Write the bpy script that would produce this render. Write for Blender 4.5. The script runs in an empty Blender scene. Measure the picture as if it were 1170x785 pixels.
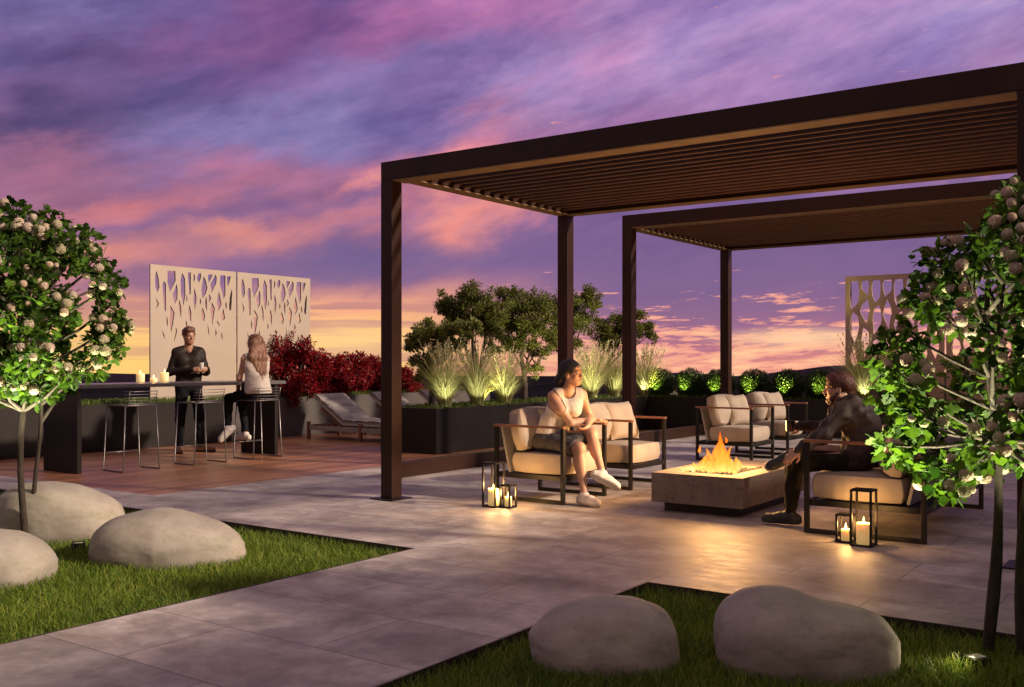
import bpy, bmesh, math, random
import numpy as np
from mathutils import Vector, Matrix, noise as mnoise

random.seed(7); rng = np.random.default_rng(11)
R = math.radians
scene = bpy.context.scene
COL = scene.collection

# ------------------------------------------------------------------ helpers
def link(o):
    COL.objects.link(o); return o

def tag(o, label=None, cat=None, group=None, kind=None):
    if label: o['label'] = label
    if cat: o['category'] = cat
    if group: o['group'] = group
    if kind: o['kind'] = kind
    return o

def thing(name, label, cat, loc=(0, 0, 0), rz=0.0, group=None):
    o = bpy.data.objects.new(name, None); link(o)
    o.empty_display_size = 0.1
    o.location = loc; o.rotation_euler = (0, 0, rz)
    return tag(o, label, cat, group)

class MB:
    """collects verts and faces for one mesh"""
    def __init__(s): s.v = []; s.f = []; s.sm = []
    def add(s, vs, fs, smooth=False):
        n = len(s.v); s.v += [tuple(v) for v in vs]
        s.f += [tuple(i + n for i in f) for f in fs]; s.sm += [smooth] * len(fs); return s
    def box(s, x0, x1, y0, y1, z0, z1):
        vs = [(x0,y0,z0),(x1,y0,z0),(x1,y1,z0),(x0,y1,z0),(x0,y0,z1),(x1,y0,z1),(x1,y1,z1),(x0,y1,z1)]
        return s.add(vs, [(0,3,2,1),(4,5,6,7),(0,1,5,4),(1,2,6,5),(2,3,7,6),(3,0,4,7)])
    def obox(s, p, q, w, h, up=(0,0,1)):
        """bar of section w x h from p to q"""
        p = Vector(p); q = Vector(q); d = (q - p).normalized(); up = Vector(up)
        a = d.cross(up)
        if a.length < 1e-4: a = d.cross(Vector((1,0,0)))
        a.normalize(); b = a.cross(d).normalized()
        vs = []
        for c in (p, q):
            for i, j in ((-1,-1),(1,-1),(1,1),(-1,1)):
                vs.append(c + a*(i*w/2) + b*(j*h/2))
        return s.add(vs, [(0,1,2,3),(7,6,5,4),(0,4,5,1),(1,5,6,2),(2,6,7,3),(3,7,4,0)])
    def tube(s, pts, rad, n=8, cap=True):
        pts = [Vector(p) for p in pts]
        if not hasattr(rad, '__len__'): rad = [rad]*len(pts)
        ref = None; vs = []; m = len(pts)
        for i, p in enumerate(pts):
            d = (pts[min(i+1,m-1)] - pts[max(i-1,0)]).normalized()
            if ref is None:
                ref = Vector((0,0,1)) if abs(d.z) < .9 else Vector((1,0,0))
                a = d.cross(ref).normalized()
            else:
                a = (a - d*a.dot(d))
                a = a.normalized() if a.length > 1e-6 else d.cross(Vector((1,0,0))).normalized()
            b = d.cross(a)
            for k in range(n):
                t = 2*math.pi*k/n
                vs.append(p + (a*math.cos(t) + b*math.sin(t))*rad[i])
        fs = []
        for i in range(m-1):
            for k in range(n):
                k2 = (k+1) % n
                fs.append((i*n+k, i*n+k2, (i+1)*n+k2, (i+1)*n+k))
        if cap:
            fs.append(tuple(range(n-1,-1,-1))); fs.append(tuple((m-1)*n+k for k in range(n)))
        return s.add(vs, fs, True)
    def lathe(s, prof, c=(0,0,0), n=24):
        vs = []; fs = []; m = len(prof)
        for r_, z in prof:
            for k in range(n):
                t = 2*math.pi*k/n
                vs.append((c[0]+r_*math.cos(t), c[1]+r_*math.sin(t), c[2]+z))
        for i in range(m-1):
            for k in range(n):
                k2 = (k+1) % n
                fs.append((i*n+k, i*n+k2, (i+1)*n+k2, (i+1)*n+k))
        fs.append(tuple(range(n-1,-1,-1))); fs.append(tuple((m-1)*n+k for k in range(n)))
        return s.add(vs, fs, True)
    def build(s, name, mat, parent=None, bevel=0, kind=None, loc=(0,0,0)):
        me = bpy.data.meshes.new(name); me.from_pydata([tuple(v) for v in s.v], [], s.f)
        for p, sm in zip(me.polygons, s.sm): p.use_smooth = sm
        me.update()
        o = bpy.data.objects.new(name, me); link(o); o.location = loc
        if mat: me.materials.append(mat)
        if parent: o.parent = parent
        if bevel:
            m = o.modifiers.new('Bevel', 'BEVEL'); m.width = bevel; m.segments = 2; m.limit_method = 'ANGLE'
        if kind: o['kind'] = kind
        return o

def np_obj(name, V, F, mat, parent=None, smooth=False, loc=(0,0,0)):
    """V (n,3), F (m,k) uniform polygons"""
    V = np.asarray(V, np.float32); F = np.asarray(F, np.int32); m, k = F.shape
    me = bpy.data.meshes.new(name)
    me.vertices.add(len(V)); me.vertices.foreach_set('co', V.ravel())
    me.loops.add(m*k); me.loops.foreach_set('vertex_index', F.ravel())
    me.polygons.add(m)
    me.polygons.foreach_set('loop_start', np.arange(0, m*k, k, dtype=np.int32))
    if smooth: me.polygons.foreach_set('use_smooth', np.ones(m, dtype=bool))
    me.update(calc_edges=True); me.validate()
    if mat: me.materials.append(mat)
    o = bpy.data.objects.new(name, me); link(o); o.location = loc
    if parent: o.parent = parent
    return o

def copy_tree(o, parent=None):
    c = o.copy(); COL.objects.link(c); c.parent = parent
    for ch in list(o.children): copy_tree(ch, c)
    return c

# ------------------------------------------------------------------ materials
MATS = {}
def srgb(r, g, b):
    f = lambda c: ((c/255+.055)/1.055)**2.4 if c > 10 else c/255/12.92
    return (f(r), f(g), f(b))

def new_mat(name):
    m = bpy.data.materials.new(name); m.use_nodes = True
    nt = m.node_tree; b = nt.nodes['Principled BSDF']; MATS[name] = m
    return m, nt, b

def N(nt, typ, **kw):
    n = nt.nodes.new(typ)
    for k, v in kw.items():
        if k.startswith('i_'):
            n.inputs[k[2:].replace('_', ' ')].default_value = v
        else: setattr(n, k, v)
    return n

def ramp(nt, stops, fac=None):
    n = nt.nodes.new('ShaderNodeValToRGB'); e = n.color_ramp.elements
    while len(e) < len(stops): e.new(0.5)
    for el, (p, c) in zip(e, stops):
        el.position = p; el.color = (*c[:3], 1)
    if fac is not None: nt.links.new(fac, n.inputs[0])
    return n

def mixc(nt, fac, a, b, blend='MIX'):
    n = nt.nodes.new('ShaderNodeMix'); n.data_type = 'RGBA'; n.blend_type = blend
    for sock, val in ((n.inputs[0], fac), (n.inputs[6], a), (n.inputs[7], b)):
        if isinstance(val, (int, float)): sock.default_value = val
        elif isinstance(val, tuple): sock.default_value = (*val[:3], 1)
        else: nt.links.new(val, sock)
    return n.outputs[2]

def math_n(nt, op, a, b=None, c=None, clamp=False):
    n = nt.nodes.new('ShaderNodeMath'); n.operation = op; n.use_clamp = clamp
    for i, v in enumerate((a, b, c)):
        if v is None: continue
        if isinstance(v, (int, float)): n.inputs[i].default_value = v
        else: nt.links.new(v, n.inputs[i])
    return n.outputs[0]

def noise_n(nt, scale=5, detail=4, rough=.55, vec=None, dist=0, coord='Object', mapscale=None):
    n = nt.nodes.new('ShaderNodeTexNoise')
    n.inputs['Scale'].default_value = scale; n.inputs['Detail'].default_value = detail
    n.inputs['Roughness'].default_value = rough; n.inputs['Distortion'].default_value = dist
    if vec is None:
        tc = nt.nodes.new('ShaderNodeTexCoord'); vec = tc.outputs[coord]
    if mapscale:
        mp = nt.nodes.new('ShaderNodeMapping'); mp.inputs['Scale'].default_value = mapscale
        nt.links.new(vec, mp.inputs[0]); vec = mp.outputs[0]
    nt.links.new(vec, n.inputs['Vector'])
    return n.outputs[0]

def bump(nt, b, height, strength=.3, dist=.01):
    n = nt.nodes.new('ShaderNodeBump'); n.inputs['Strength'].default_value = strength
    n.inputs['Distance'].default_value = dist
    nt.links.new(height, n.inputs['Height']); nt.links.new(n.outputs[0], b.inputs['Normal'])

def simple(name, c1, c2=None, rough=.5, metal=0, scale=8, bmp=0, bscale=60, bdist=.004, mapscale=None, rvar=0, coord='Object', spec=None):
    m, nt, b = new_mat(name)
    b.inputs['Roughness'].default_value = rough; b.inputs['Metallic'].default_value = metal
    if spec is not None: b.inputs['Specular IOR Level'].default_value = spec
    if c2 is None: b.inputs['Base Color'].default_value = (*c1, 1)
    else:
        nz = noise_n(nt, scale, 5, .6, mapscale=mapscale, coord=coord)
        r_ = ramp(nt, [(.3, c1), (.7, c2)], nz)
        nt.links.new(r_.outputs[0], b.inputs['Base Color'])
        if rvar:
            rr = math_n(nt, 'MULTIPLY_ADD', nz, rvar, rough - rvar/2)
            nt.links.new(rr, b.inputs['Roughness'])
    if bmp:
        bump(nt, b, noise_n(nt, bscale, 4, .6, mapscale=mapscale, coord=coord), bmp, bdist)
    return m

def leaf_mat(name, c_dark, c_light, rough=.45, trans=.35, spec=.4):
    m, nt, b = new_mat(name)
    g = nt.nodes.new('ShaderNodeNewGeometry')
    r_ = ramp(nt, [(0, c_dark), (.75, c_light), (1, tuple(min(1, c*1.35) for c in c_light))], g.outputs['Random Per Island'])
    nt.links.new(r_.outputs[0], b.inputs['Base Color']); b.inputs['Roughness'].default_value = rough
    b.inputs['Specular IOR Level'].default_value = spec
    t = nt.nodes.new('ShaderNodeBsdfTranslucent')
    tc = mixc(nt, 1.0, r_.outputs[0], (1.0, 1.0, .55), 'MULTIPLY')
    nt.links.new(tc, t.inputs['Color'])
    mx = nt.nodes.new('ShaderNodeMixShader'); mx.inputs[0].default_value = trans
    nt.links.new(b.outputs[0], mx.inputs[1]); nt.links.new(t.outputs[0], mx.inputs[2])
    nt.links.new(mx.outputs[0], nt.nodes['Material Output'].inputs['Surface'])
    return m

M = {}
M['bronze'] = simple('dark bronze powder coat', (.020,.0075,.0045), (.034,.0125,.0075), rough=.40, metal=0, scale=3, bmp=.05, bscale=400, bdist=.001, spec=.28)
M['black'] = simple('black metal', (.009,.008,.008), (.015,.013,.012), rough=.45, scale=6, spec=.25)
M['planter'] = simple('dark planter panel', (.011,.009,.009), (.019,.015,.014), rough=.42, scale=1.6, rvar=.14, spec=.3, bmp=.06, bscale=90, bdist=.002)
M['planter_lit'] = simple('grey planter with sunlight in colour', (.062,.053,.05), (.085,.073,.068), rough=.6, scale=2.2, bmp=.15, bscale=120, bdist=.002)  # sunlit tone of the dark planter put into the colour; parapet reuses it
M['slat'] = simple('stained timber slat', (.022,.008,.005), (.042,.015,.008), rough=.5, scale=3, mapscale=(.4,6,6), bmp=.1, bscale=30)
M['lit_soffit'] = simple('ochre strip with firelight in colour', (.15,.09,.042), (.22,.135,.064), rough=.5, scale=5)  # firelight on the beam undersides, put into the colour
M['slat_lit_edge'] = simple('slat underside with firelight in colour', (.085,.038,.017), (.14,.066,.030), rough=.5, scale=5)  # slat undersides coloured lighter to stand in for firelight
M['armwood'] = simple('oiled teak', (.16,.065,.03), (.27,.115,.05), rough=.4, scale=4, mapscale=(1,12,12), bmp=.1, bscale=40)
M['fabric'] = simple('oatmeal woven fabric', (.36,.30,.245), (.44,.375,.31), rough=.92, scale=5, bmp=.35, bscale=420, bdist=.0015, spec=.15)
M['fabric_grey'] = simple('pale grey fabric', (.27,.25,.235), (.33,.305,.29), rough=.92, scale=5, bmp=.35, bscale=420, bdist=.0015, spec=.15)
M['steel'] = simple('brushed steel wire', (.20,.19,.19), (.28,.265,.26), rough=.38, metal=.8, scale=10)
M['bar_top'] = simple('dark grey bar top', (.10,.095,.10), (.14,.13,.135), rough=.3, scale=4, rvar=.1)
M['soil'] = simple('dark soil', (.03,.022,.016), (.06,.045,.03), rough=.95, scale=20, bmp=.8, bscale=40, bdist=.02)
M['bark'] = simple('grey brown bark', (.020,.014,.010), (.055,.039,.027), rough=.85, scale=14, mapscale=(3,3,.8), bmp=.8, bscale=30, bdist=.008)
M['bark_dark'] = simple('dark bark', (.035,.026,.02), (.08,.06,.045), rough=.85, scale=14, mapscale=(3,3,.8), bmp=.8, bscale=30, bdist=.01)
M['leaf_vib'] = leaf_mat('viburnum leaf', (.010,.034,.006), (.085,.165,.020), trans=.42, rough=.6, spec=.2)
M['leaf_olive'] = leaf_mat('small grey green leaf', (.035,.05,.012), (.20,.22,.06), trans=.45)
M['leaf_olive_light'] = leaf_mat('pale olive leaf', (.12,.14,.05), (.28,.30,.12), trans=.35)
M['leaf_box'] = leaf_mat('boxwood leaf', (.010,.024,.006), (.04,.075,.014), trans=.2)
M['leaf_red'] = leaf_mat('crimson leaf', (.075,.003,.006), (.30,.013,.020), trans=.35)
M['blade'] = leaf_mat('feather grass blade', (.22,.25,.09), (.50,.48,.25), rough=.6, trans=.35)
M['plume'] = leaf_mat('feather grass plume', (.40,.38,.22), (.60,.55,.36), rough=.8, trans=.3)
M['cover'] = leaf_mat('ground cover leaf', (.05,.09,.015), (.14,.20,.04), trans=.3)
M['teak_dark'] = simple('teak lounger frame', (.15,.06,.035), (.24,.10,.055), rough=.5, scale=4, mapscale=(1,10,10))

# flowers
m, nt, b = new_mat('snowball petals')
g = nt.nodes.new('ShaderNodeNewGeometry')
oi = nt.nodes.new('ShaderNodeObjectInfo')
r0 = ramp(nt, [(0, (.40,.31,.24)), (1, (.66,.57,.47))], g.outputs['Random Per Island'])
r1 = ramp(nt, [(0, (1.05,.95,.82)), (.6, (1,1,1)), (1, (.78,.90,.62))], oi.outputs['Random'])
class _R: pass
r_ = _R(); r_.outputs = [mixc(nt, 1.0, r0.outputs[0], r1.outputs[0], 'MULTIPLY')]
nt.links.new(r_.outputs[0], b.inputs['Base Color']); b.inputs['Roughness'].default_value = .7
b.inputs['Subsurface Weight'].default_value = 0.0
M['flower'] = m

# champagne metal screens
M['screen'] = simple('champagne powder coated sheet', (.38,.315,.255), (.42,.35,.285), rough=.5, metal=.1, scale=2, bmp=.04, bscale=300, bdist=.001)
M['screen_dark'] = simple('mauve brown coated sheet', (.42,.29,.235), (.46,.325,.265), rough=.5, metal=.1, scale=2)

# fire pit concrete
m, nt, b = new_mat('pitted brown concrete')
n1 = noise_n(nt, 6, 6, .65); n2 = noise_n(nt, 38, 3, .6)
c = ramp(nt, [(.25, (.115,.092,.078)), (.75, (.225,.185,.158))], n1)
pit = ramp(nt, [(.30, (.25,.25,.25)), (.38, (1,1,1))], n2)
nt.links.new(mixc(nt, 1, c.outputs[0], pit.outputs[0], 'MULTIPLY'), b.inputs['Base Color'])
b.inputs['Roughness'].default_value = .8
bump(nt, b, pit.outputs[0], .5, .004)
M['concrete'] = m

# boulders
m, nt, b = new_mat('weathered river boulder')
n1 = noise_n(nt, 2.2, 6, .6); n2 = noise_n(nt, 30, 5, .65); n3 = noise_n(nt, 4.0, 4, .6, mapscale=(1,1,2.5), dist=.6)
c = ramp(nt, [(.3, (.25,.225,.19)), (.7, (.42,.38,.325))], n1)
sp = ramp(nt, [(.31, (.78,.76,.74)), (.46, (1,1,1))], n2)
pt = ramp(nt, [(.52, (1,1,1)), (.72, (.84,.88,.78))], n3)
cc = mixc(nt, .8, c.outputs[0], sp.outputs[0], 'MULTIPLY'); cc = mixc(nt, 1, cc, pt.outputs[0], 'MULTIPLY')
nt.links.new(cc, b.inputs['Base Color']); b.inputs['Roughness'].default_value = .78
bump(nt, b, n2, .16, .010)
M['boulder'] = m

# paving tiles: 1.2 x 0.6 with thin joints
m, nt, b = new_mat('large format porcelain paving')
tc = nt.nodes.new('ShaderNodeTexCoord')
mp = nt.nodes.new('ShaderNodeMapping'); mp.inputs['Location'].default_value = (.36, .43, 0)
nt.links.new(tc.outputs['Object'], mp.inputs[0])
br = nt.nodes.new('ShaderNodeTexBrick'); nt.links.new(mp.outputs[0], br.inputs['Vector'])
br.inputs['Scale'].default_value = 1.0; br.inputs['Mortar Size'].default_value = .004
br.inputs['Mortar Smooth'].default_value = .1
br.inputs['Brick Width'].default_value = 1.2; br.inputs['Row Height'].default_value = .6
br.inputs['Color1'].default_value = (.76,.76,.76,1); br.inputs['Color2'].default_value = (1.05,1.03,1.01,1)
b.inputs['Specular IOR Level'].default_value = .42
br.inputs['Mortar'].default_value = (.42,.40,.39,1); br.offset = .5
n1 = noise_n(nt, 1.5, 9, .68, vec=mp.outputs[0], mapscale=(.85,1.15,1), dist=.35)
n2 = noise_n(nt, 9, 7, .7, vec=mp.outputs[0], mapscale=(.7,1.3,1))
n3 = noise_n(nt, 3.2, 8, .72, vec=mp.outputs[0], mapscale=(1.2,.8,1), dist=.2); c3 = ramp(nt, [(.40, (.66,.65,.65)), (.53, (1,1,1))], n3)
c1 = ramp(nt, [(.32, (.24,.205,.188)), (.50, (.42,.375,.348)), (.66, (.60,.555,.525))], n1)
c2 = ramp(nt, [(.3, (.80,.80,.80)), (.7, (1.1,1.1,1.1))], n2)
cc = mixc(nt, 1, c1.outputs[0], c2.outputs[0], 'MULTIPLY'); cc = mixc(nt, 1, cc, br.outputs['Color'], 'MULTIPLY'); cc = mixc(nt, .75, cc, c3.outputs[0], 'MULTIPLY')
nt.links.new(cc, b.inputs['Base Color'])
rr = ramp(nt, [(.3, (.48,.48,.48)), (.7, (.64,.64,.64))], n2); nt.links.new(rr.outputs[0], b.inputs['Roughness'])
inv = math_n(nt, 'SUBTRACT', 1.0, br.outputs['Fac'])
hh = math_n(nt, 'MULTIPLY_ADD', n2, .12, inv)
bump(nt, b, hh, .22, .003)
M['paving'] = m

# deck boards run along Y
m, nt, b = new_mat('hardwood deck boards')
tc = nt.nodes.new('ShaderNodeTexCoord')
mp = nt.nodes.new('ShaderNodeMapping'); mp.inputs['Rotation'].default_value = (0,0,math.pi/2)
nt.links.new(tc.outputs['Object'], mp.inputs[0])
br = nt.nodes.new('ShaderNodeTexBrick'); nt.links.new(mp.outputs[0], br.inputs['Vector'])
br.inputs['Scale'].default_value = 1.0; br.inputs['Mortar Size'].default_value = .004
br.inputs['Brick Width'].default_value = 2.4; br.inputs['Row Height'].default_value = .14; br.offset = .37
br.inputs['Color1'].default_value = (.68,.66,.64,1); br.inputs['Color2'].default_value = (1.15,1.12,1.1,1)
br.inputs['Mortar'].default_value = (.18,.16,.15,1)
n1 = noise_n(nt, 3, 6, .6, vec=mp.outputs[0], mapscale=(.6,9,1), dist=.3)
n2 = noise_n(nt, .8, 4, .6, vec=mp.outputs[0])
c1 = ramp(nt, [(.3, (.235,.10,.050)), (.7, (.46,.22,.115))], n1)
c2 = ramp(nt, [(.3, (.8,.8,.8)), (.7, (1.15,1.15,1.15))], n2)
cc = mixc(nt, 1, c1.outputs[0], br.outputs['Color'], 'MULTIPLY'); cc = mixc(nt, 1, cc, c2.outputs[0], 'MULTIPLY')
nt.links.new(cc, b.inputs['Base Color']); b.inputs['Roughness'].default_value = .40
inv = math_n(nt, 'SUBTRACT', 1.0, br.outputs['Fac'])
bump(nt, b, math_n(nt, 'MULTIPLY_ADD', n1, .15, inv), .5, .004)
M['deck'] = m

# lawn blades: colour varies per blade and in soft patches
m, nt, b = new_mat('lawn blade')
g = nt.nodes.new('ShaderNodeNewGeometry')
c1 = ramp(nt, [(0, (.055,.12,.012)), (.6, (.17,.265,.03)), (1, (.32,.345,.08))], g.outputs['Random Per Island'])
nz = noise_n(nt, 1.6, 4, .6, vec=g.outputs['Position'])
c2 = ramp(nt, [(.3, (.72,.80,.7)), (.7, (1.2,1.15,1.0))], nz)
cc = mixc(nt, 1, c1.outputs[0], c2.outputs[0], 'MULTIPLY')
nt.links.new(cc, b.inputs['Base Color']); b.inputs['Roughness'].default_value = .55
b.inputs['Specular IOR Level'].default_value = .3
t = nt.nodes.new('ShaderNodeBsdfTranslucent'); nt.links.new(cc, t.inputs['Color'])
mx = nt.nodes.new('ShaderNodeMixShader'); mx.inputs[0].default_value = .35
nt.links.new(b.outputs[0], mx.inputs[1]); nt.links.new(t.outputs[0], mx.inputs[2])
nt.links.new(mx.outputs[0], nt.nodes['Material Output'].inputs['Surface'])
M['lawn'] = m
M['lawn_soil'] = simple('turf thatch', (.018,.026,.006), (.035,.045,.012), rough=.95, scale=12, bmp=.6, bscale=60, bdist=.02)

# emitters
def emit_mat(name, col, strength):
    m, nt, b = new_mat(name)
    b.inputs['Base Color'].default_value = (*col, 1)
    b.inputs['Emission Color'].default_value = (*col, 1); b.inputs['Emission Strength'].default_value = strength
    return m
M['wick_flame'] = emit_mat('candle flame', (1.0,.62,.2), 9)
M['lens'] = emit_mat('warm lamp lens', (.45,.42,.30), .12)

# candle wax: even emission stands in for flame light glowing through it
m, nt, b = new_mat('ivory candle wax')
b.inputs['Base Color'].default_value = (.80,.70,.48,1); b.inputs['Roughness'].default_value = .5
b.inputs['Subsurface Weight'].default_value = .6; b.inputs['Subsurface Radius'].default_value = (.05,.03,.012)
b.inputs['Subsurface Scale'].default_value = .6
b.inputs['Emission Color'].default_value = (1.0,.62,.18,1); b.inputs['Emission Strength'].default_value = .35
M['wax'] = m

# ------------------------------------------------------------------ camera
TH = R(35.4); CAMZ = 1.3
cam = bpy.data.cameras.new('Camera'); camo = bpy.data.objects.new('Camera', cam); link(camo)
camo.location = (0, 0, CAMZ); camo.rotation_euler = (R(90), 0, TH)
cam.lens = 35.0; cam.sensor_width = 36; cam.shift_y = 20.5/1170; cam.clip_end = 12000; cam.clip_start = .05
scene.camera = camo
FW = Vector((-math.sin(TH), math.cos(TH), 0)); RT = Vector((math.cos(TH), math.sin(TH), 0))

scene.view_settings.view_transform = 'Standard'; scene.view_settings.look = 'None'
scene.view_settings.gamma = 1; scene.view_settings.exposure = 0.0
scene.view_settings.use_curve_mapping = False
scene.render.engine = 'CYCLES'
scene.cycles.use_denoising = True; scene.cycles.max_bounces = 6; scene.cycles.transparent_max_bounces = 8
scene.cycles.sample_clamp_indirect = 4; scene.cycles.caustics_reflective = False; scene.cycles.caustics_refractive = False
# ------------------------------------------------------------------ world: dusk sky
SUN_DIR = Vector((.955, .30, 0)).normalized(); SUN_EL = R(25)
sun_to = Vector((SUN_DIR.x*math.cos(SUN_EL), SUN_DIR.y*math.cos(SUN_EL), math.sin(SUN_EL)))
w = bpy.data.worlds.new('World'); scene.world = w; w.use_nodes = True
nt = w.node_tree; nt.nodes.clear()
out = nt.nodes.new('ShaderNodeOutputWorld'); bg = nt.nodes.new('ShaderNodeBackground')
nt.links.new(bg.outputs[0], out.inputs[0]); bg.inputs[1].default_value = 1.0
tc = nt.nodes.new('ShaderNodeTexCoord')
rot = nt.nodes.new('ShaderNodeVectorRotate'); rot.rotation_type = 'Z_AXIS'; rot.inputs['Angle'].default_value = -TH
nt.links.new(tc.outputs['Generated'], rot.inputs['Vector'])
sep = nt.nodes.new('ShaderNodeSeparateXYZ'); nt.links.new(rot.outputs[0], sep.inputs[0])
DEG = 180/math.pi
az = math_n(nt, 'MULTIPLY', math_n(nt, 'ARCTAN2', sep.outputs[0], sep.outputs[1]), DEG)      # 0 = north-west over the planters, + to the east
el = math_n(nt, 'MULTIPLY', math_n(nt, 'ARCSINE', sep.outputs[2]), DEG)
cmb = nt.nodes.new('ShaderNodeCombineXYZ'); nt.links.new(az, cmb.inputs[0]); nt.links.new(el, cmb.inputs[1])
P0 = cmb.outputs[0]
# domain warp so that cloud masses get soft, wind-drawn outlines
def nz_vec(vec, lx, ly, detail, rotd=0, rough=.5, loc=(0,0,0)):
    """noise whose blobs are lx by ly degrees, drawn out along a direction tilted by rotd"""
    mp = nt.nodes.new('ShaderNodeMapping'); mp.vector_type = 'TEXTURE'; mp.inputs['Scale'].default_value = (lx, ly, 1)
    mp.inputs['Rotation'].default_value = (0,0,R(rotd)); mp.inputs['Location'].default_value = loc
    nt.links.new(vec, mp.inputs[0])
    n = nt.nodes.new('ShaderNodeTexNoise'); n.inputs['Scale'].default_value = 1
    n.inputs['Detail'].default_value = detail; n.inputs['Roughness'].default_value = rough
    nt.links.new(mp.outputs[0], n.inputs['Vector']); return n
wn = nz_vec(P0, 10, 4.5, 6, 14, .58)
v1 = nt.nodes.new('ShaderNodeVectorMath'); v1.operation = 'SUBTRACT'; nt.links.new(wn.outputs['Color'], v1.inputs[0]); v1.inputs[1].default_value = (.5,.5,.5)
v2 = nt.nodes.new('ShaderNodeVectorMath'); v2.operation = 'MULTIPLY'; nt.links.new(v1.outputs[0], v2.inputs[0]); v2.inputs[1].default_value = (16,8,0)
# less warp near the horizon where cloud layers lie flat
fl = nt.nodes.new('ShaderNodeMapRange'); nt.links.new(el, fl.inputs[0]); fl.inputs[1].default_value = 0; fl.inputs[2].default_value = 9; fl.inputs[3].default_value = .22; fl.inputs[4].default_value = 1
v3 = nt.nodes.new('ShaderNodeVectorMath'); v3.operation = 'SCALE'; nt.links.new(v2.outputs[0], v3.inputs[0]); nt.links.new(fl.outputs[0], v3.inputs['Scale'])
v4 = nt.nodes.new('ShaderNodeVectorMath'); v4.operation = 'ADD'; nt.links.new(P0, v4.inputs[0]); nt.links.new(v3.outputs[0], v4.inputs[1])
PW = v4.outputs[0]
sw = nt.nodes.new('ShaderNodeSeparateXYZ'); nt.links.new(PW, sw.inputs[0])
azw, elw = sw.outputs[0], sw.outputs[1]
def el_ramp(stops, e=elw):
    f = nt.nodes.new('ShaderNodeMapRange'); nt.links.new(e, f.inputs[0]); f.inputs[1].default_value = -5; f.inputs[2].default_value = 95
    return ramp(nt, [((d+5)/100, srgb(*c)) for d, c in stops], f.outputs[0]).outputs[0]
west = el_ramp([(-3,(235,180,120)), (0,(252,208,122)), (1.5,(252,198,130)), (2.9,(240,168,130)), (4.3,(196,128,138)), (6,(140,100,146)), (10,(150,104,148)), (16,(110,95,155)), (24,(112,92,155)), (38,(146,124,160)), (55,(170,154,160)), (90,(188,174,176))])
east = el_ramp([(-3,(170,115,125)), (-.3,(222,146,132)), (.8,(176,112,138)), (2.4,(138,98,142)), (4,(122,92,144)), (9,(116,90,146)), (14,(150,112,165)), (19,(168,135,190)), (30,(160,140,200)), (38,(154,134,176)), (55,(170,154,160)), (90,(188,174,176))])
fm = nt.nodes.new('ShaderNodeMapRange'); fm.interpolation_type = 'SMOOTHSTEP'; nt.links.new(azw, fm.inputs[0]); fm.inputs[1].default_value = -9; fm.inputs[2].default_value = 7
skyc = mixc(nt, fm.outputs[0], west, east)
# the sky opposite the sunset: dusky low down, pale overhead
bkc = el_ramp([(-3,(150,130,130)), (0,(138,116,112)), (20,(140,120,120)), (55,(170,152,154)), (90,(188,174,176))], el)
bk = nt.nodes.new('ShaderNodeMapRange'); bk.interpolation_type = 'SMOOTHSTEP'; nt.links.new(math_n(nt, 'ABSOLUTE', az), bk.inputs[0]); bk.inputs[1].default_value = 60; bk.inputs[2].default_value = 120
skyc = mixc(nt, bk.outputs[0], skyc, bkc)
def px2ae(x, y):
    u = (x-585)/1137.5
    return math.degrees(math.atan(u)), math.degrees(math.atan((413-y)/1137.5/math.sqrt(1+u*u)))
def patch(x, y, sx, sy, rotd, col, amt, vec=PW, inner=0.0):
    global skyc
    a, e = px2ae(x, y)
    mp = nt.nodes.new('ShaderNodeMapping'); mp.vector_type = 'TEXTURE'
    mp.inputs['Location'].default_value = (a, e, 0); mp.inputs['Rotation'].default_value = (0,0,R(rotd))
    mp.inputs['Scale'].default_value = (sx/19.6, sy/19.6, 1)
    nt.links.new(vec, mp.inputs[0])
    ln = nt.nodes.new('ShaderNodeVectorMath'); ln.operation = 'LENGTH'; nt.links.new(mp.outputs[0], ln.inputs[0])
    mr = nt.nodes.new('ShaderNodeMapRange'); mr.interpolation_type = 'SMOOTHSTEP'
    nt.links.new(ln.outputs['Value'], mr.inputs[0])
    mr.inputs[1].default_value = inner; mr.inputs[2].default_value = 1.0; mr.inputs[3].default_value = amt; mr.inputs[4].default_value = 0
    skyc = mixc(nt, mr.outputs[0], skyc, srgb(*col))
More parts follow.
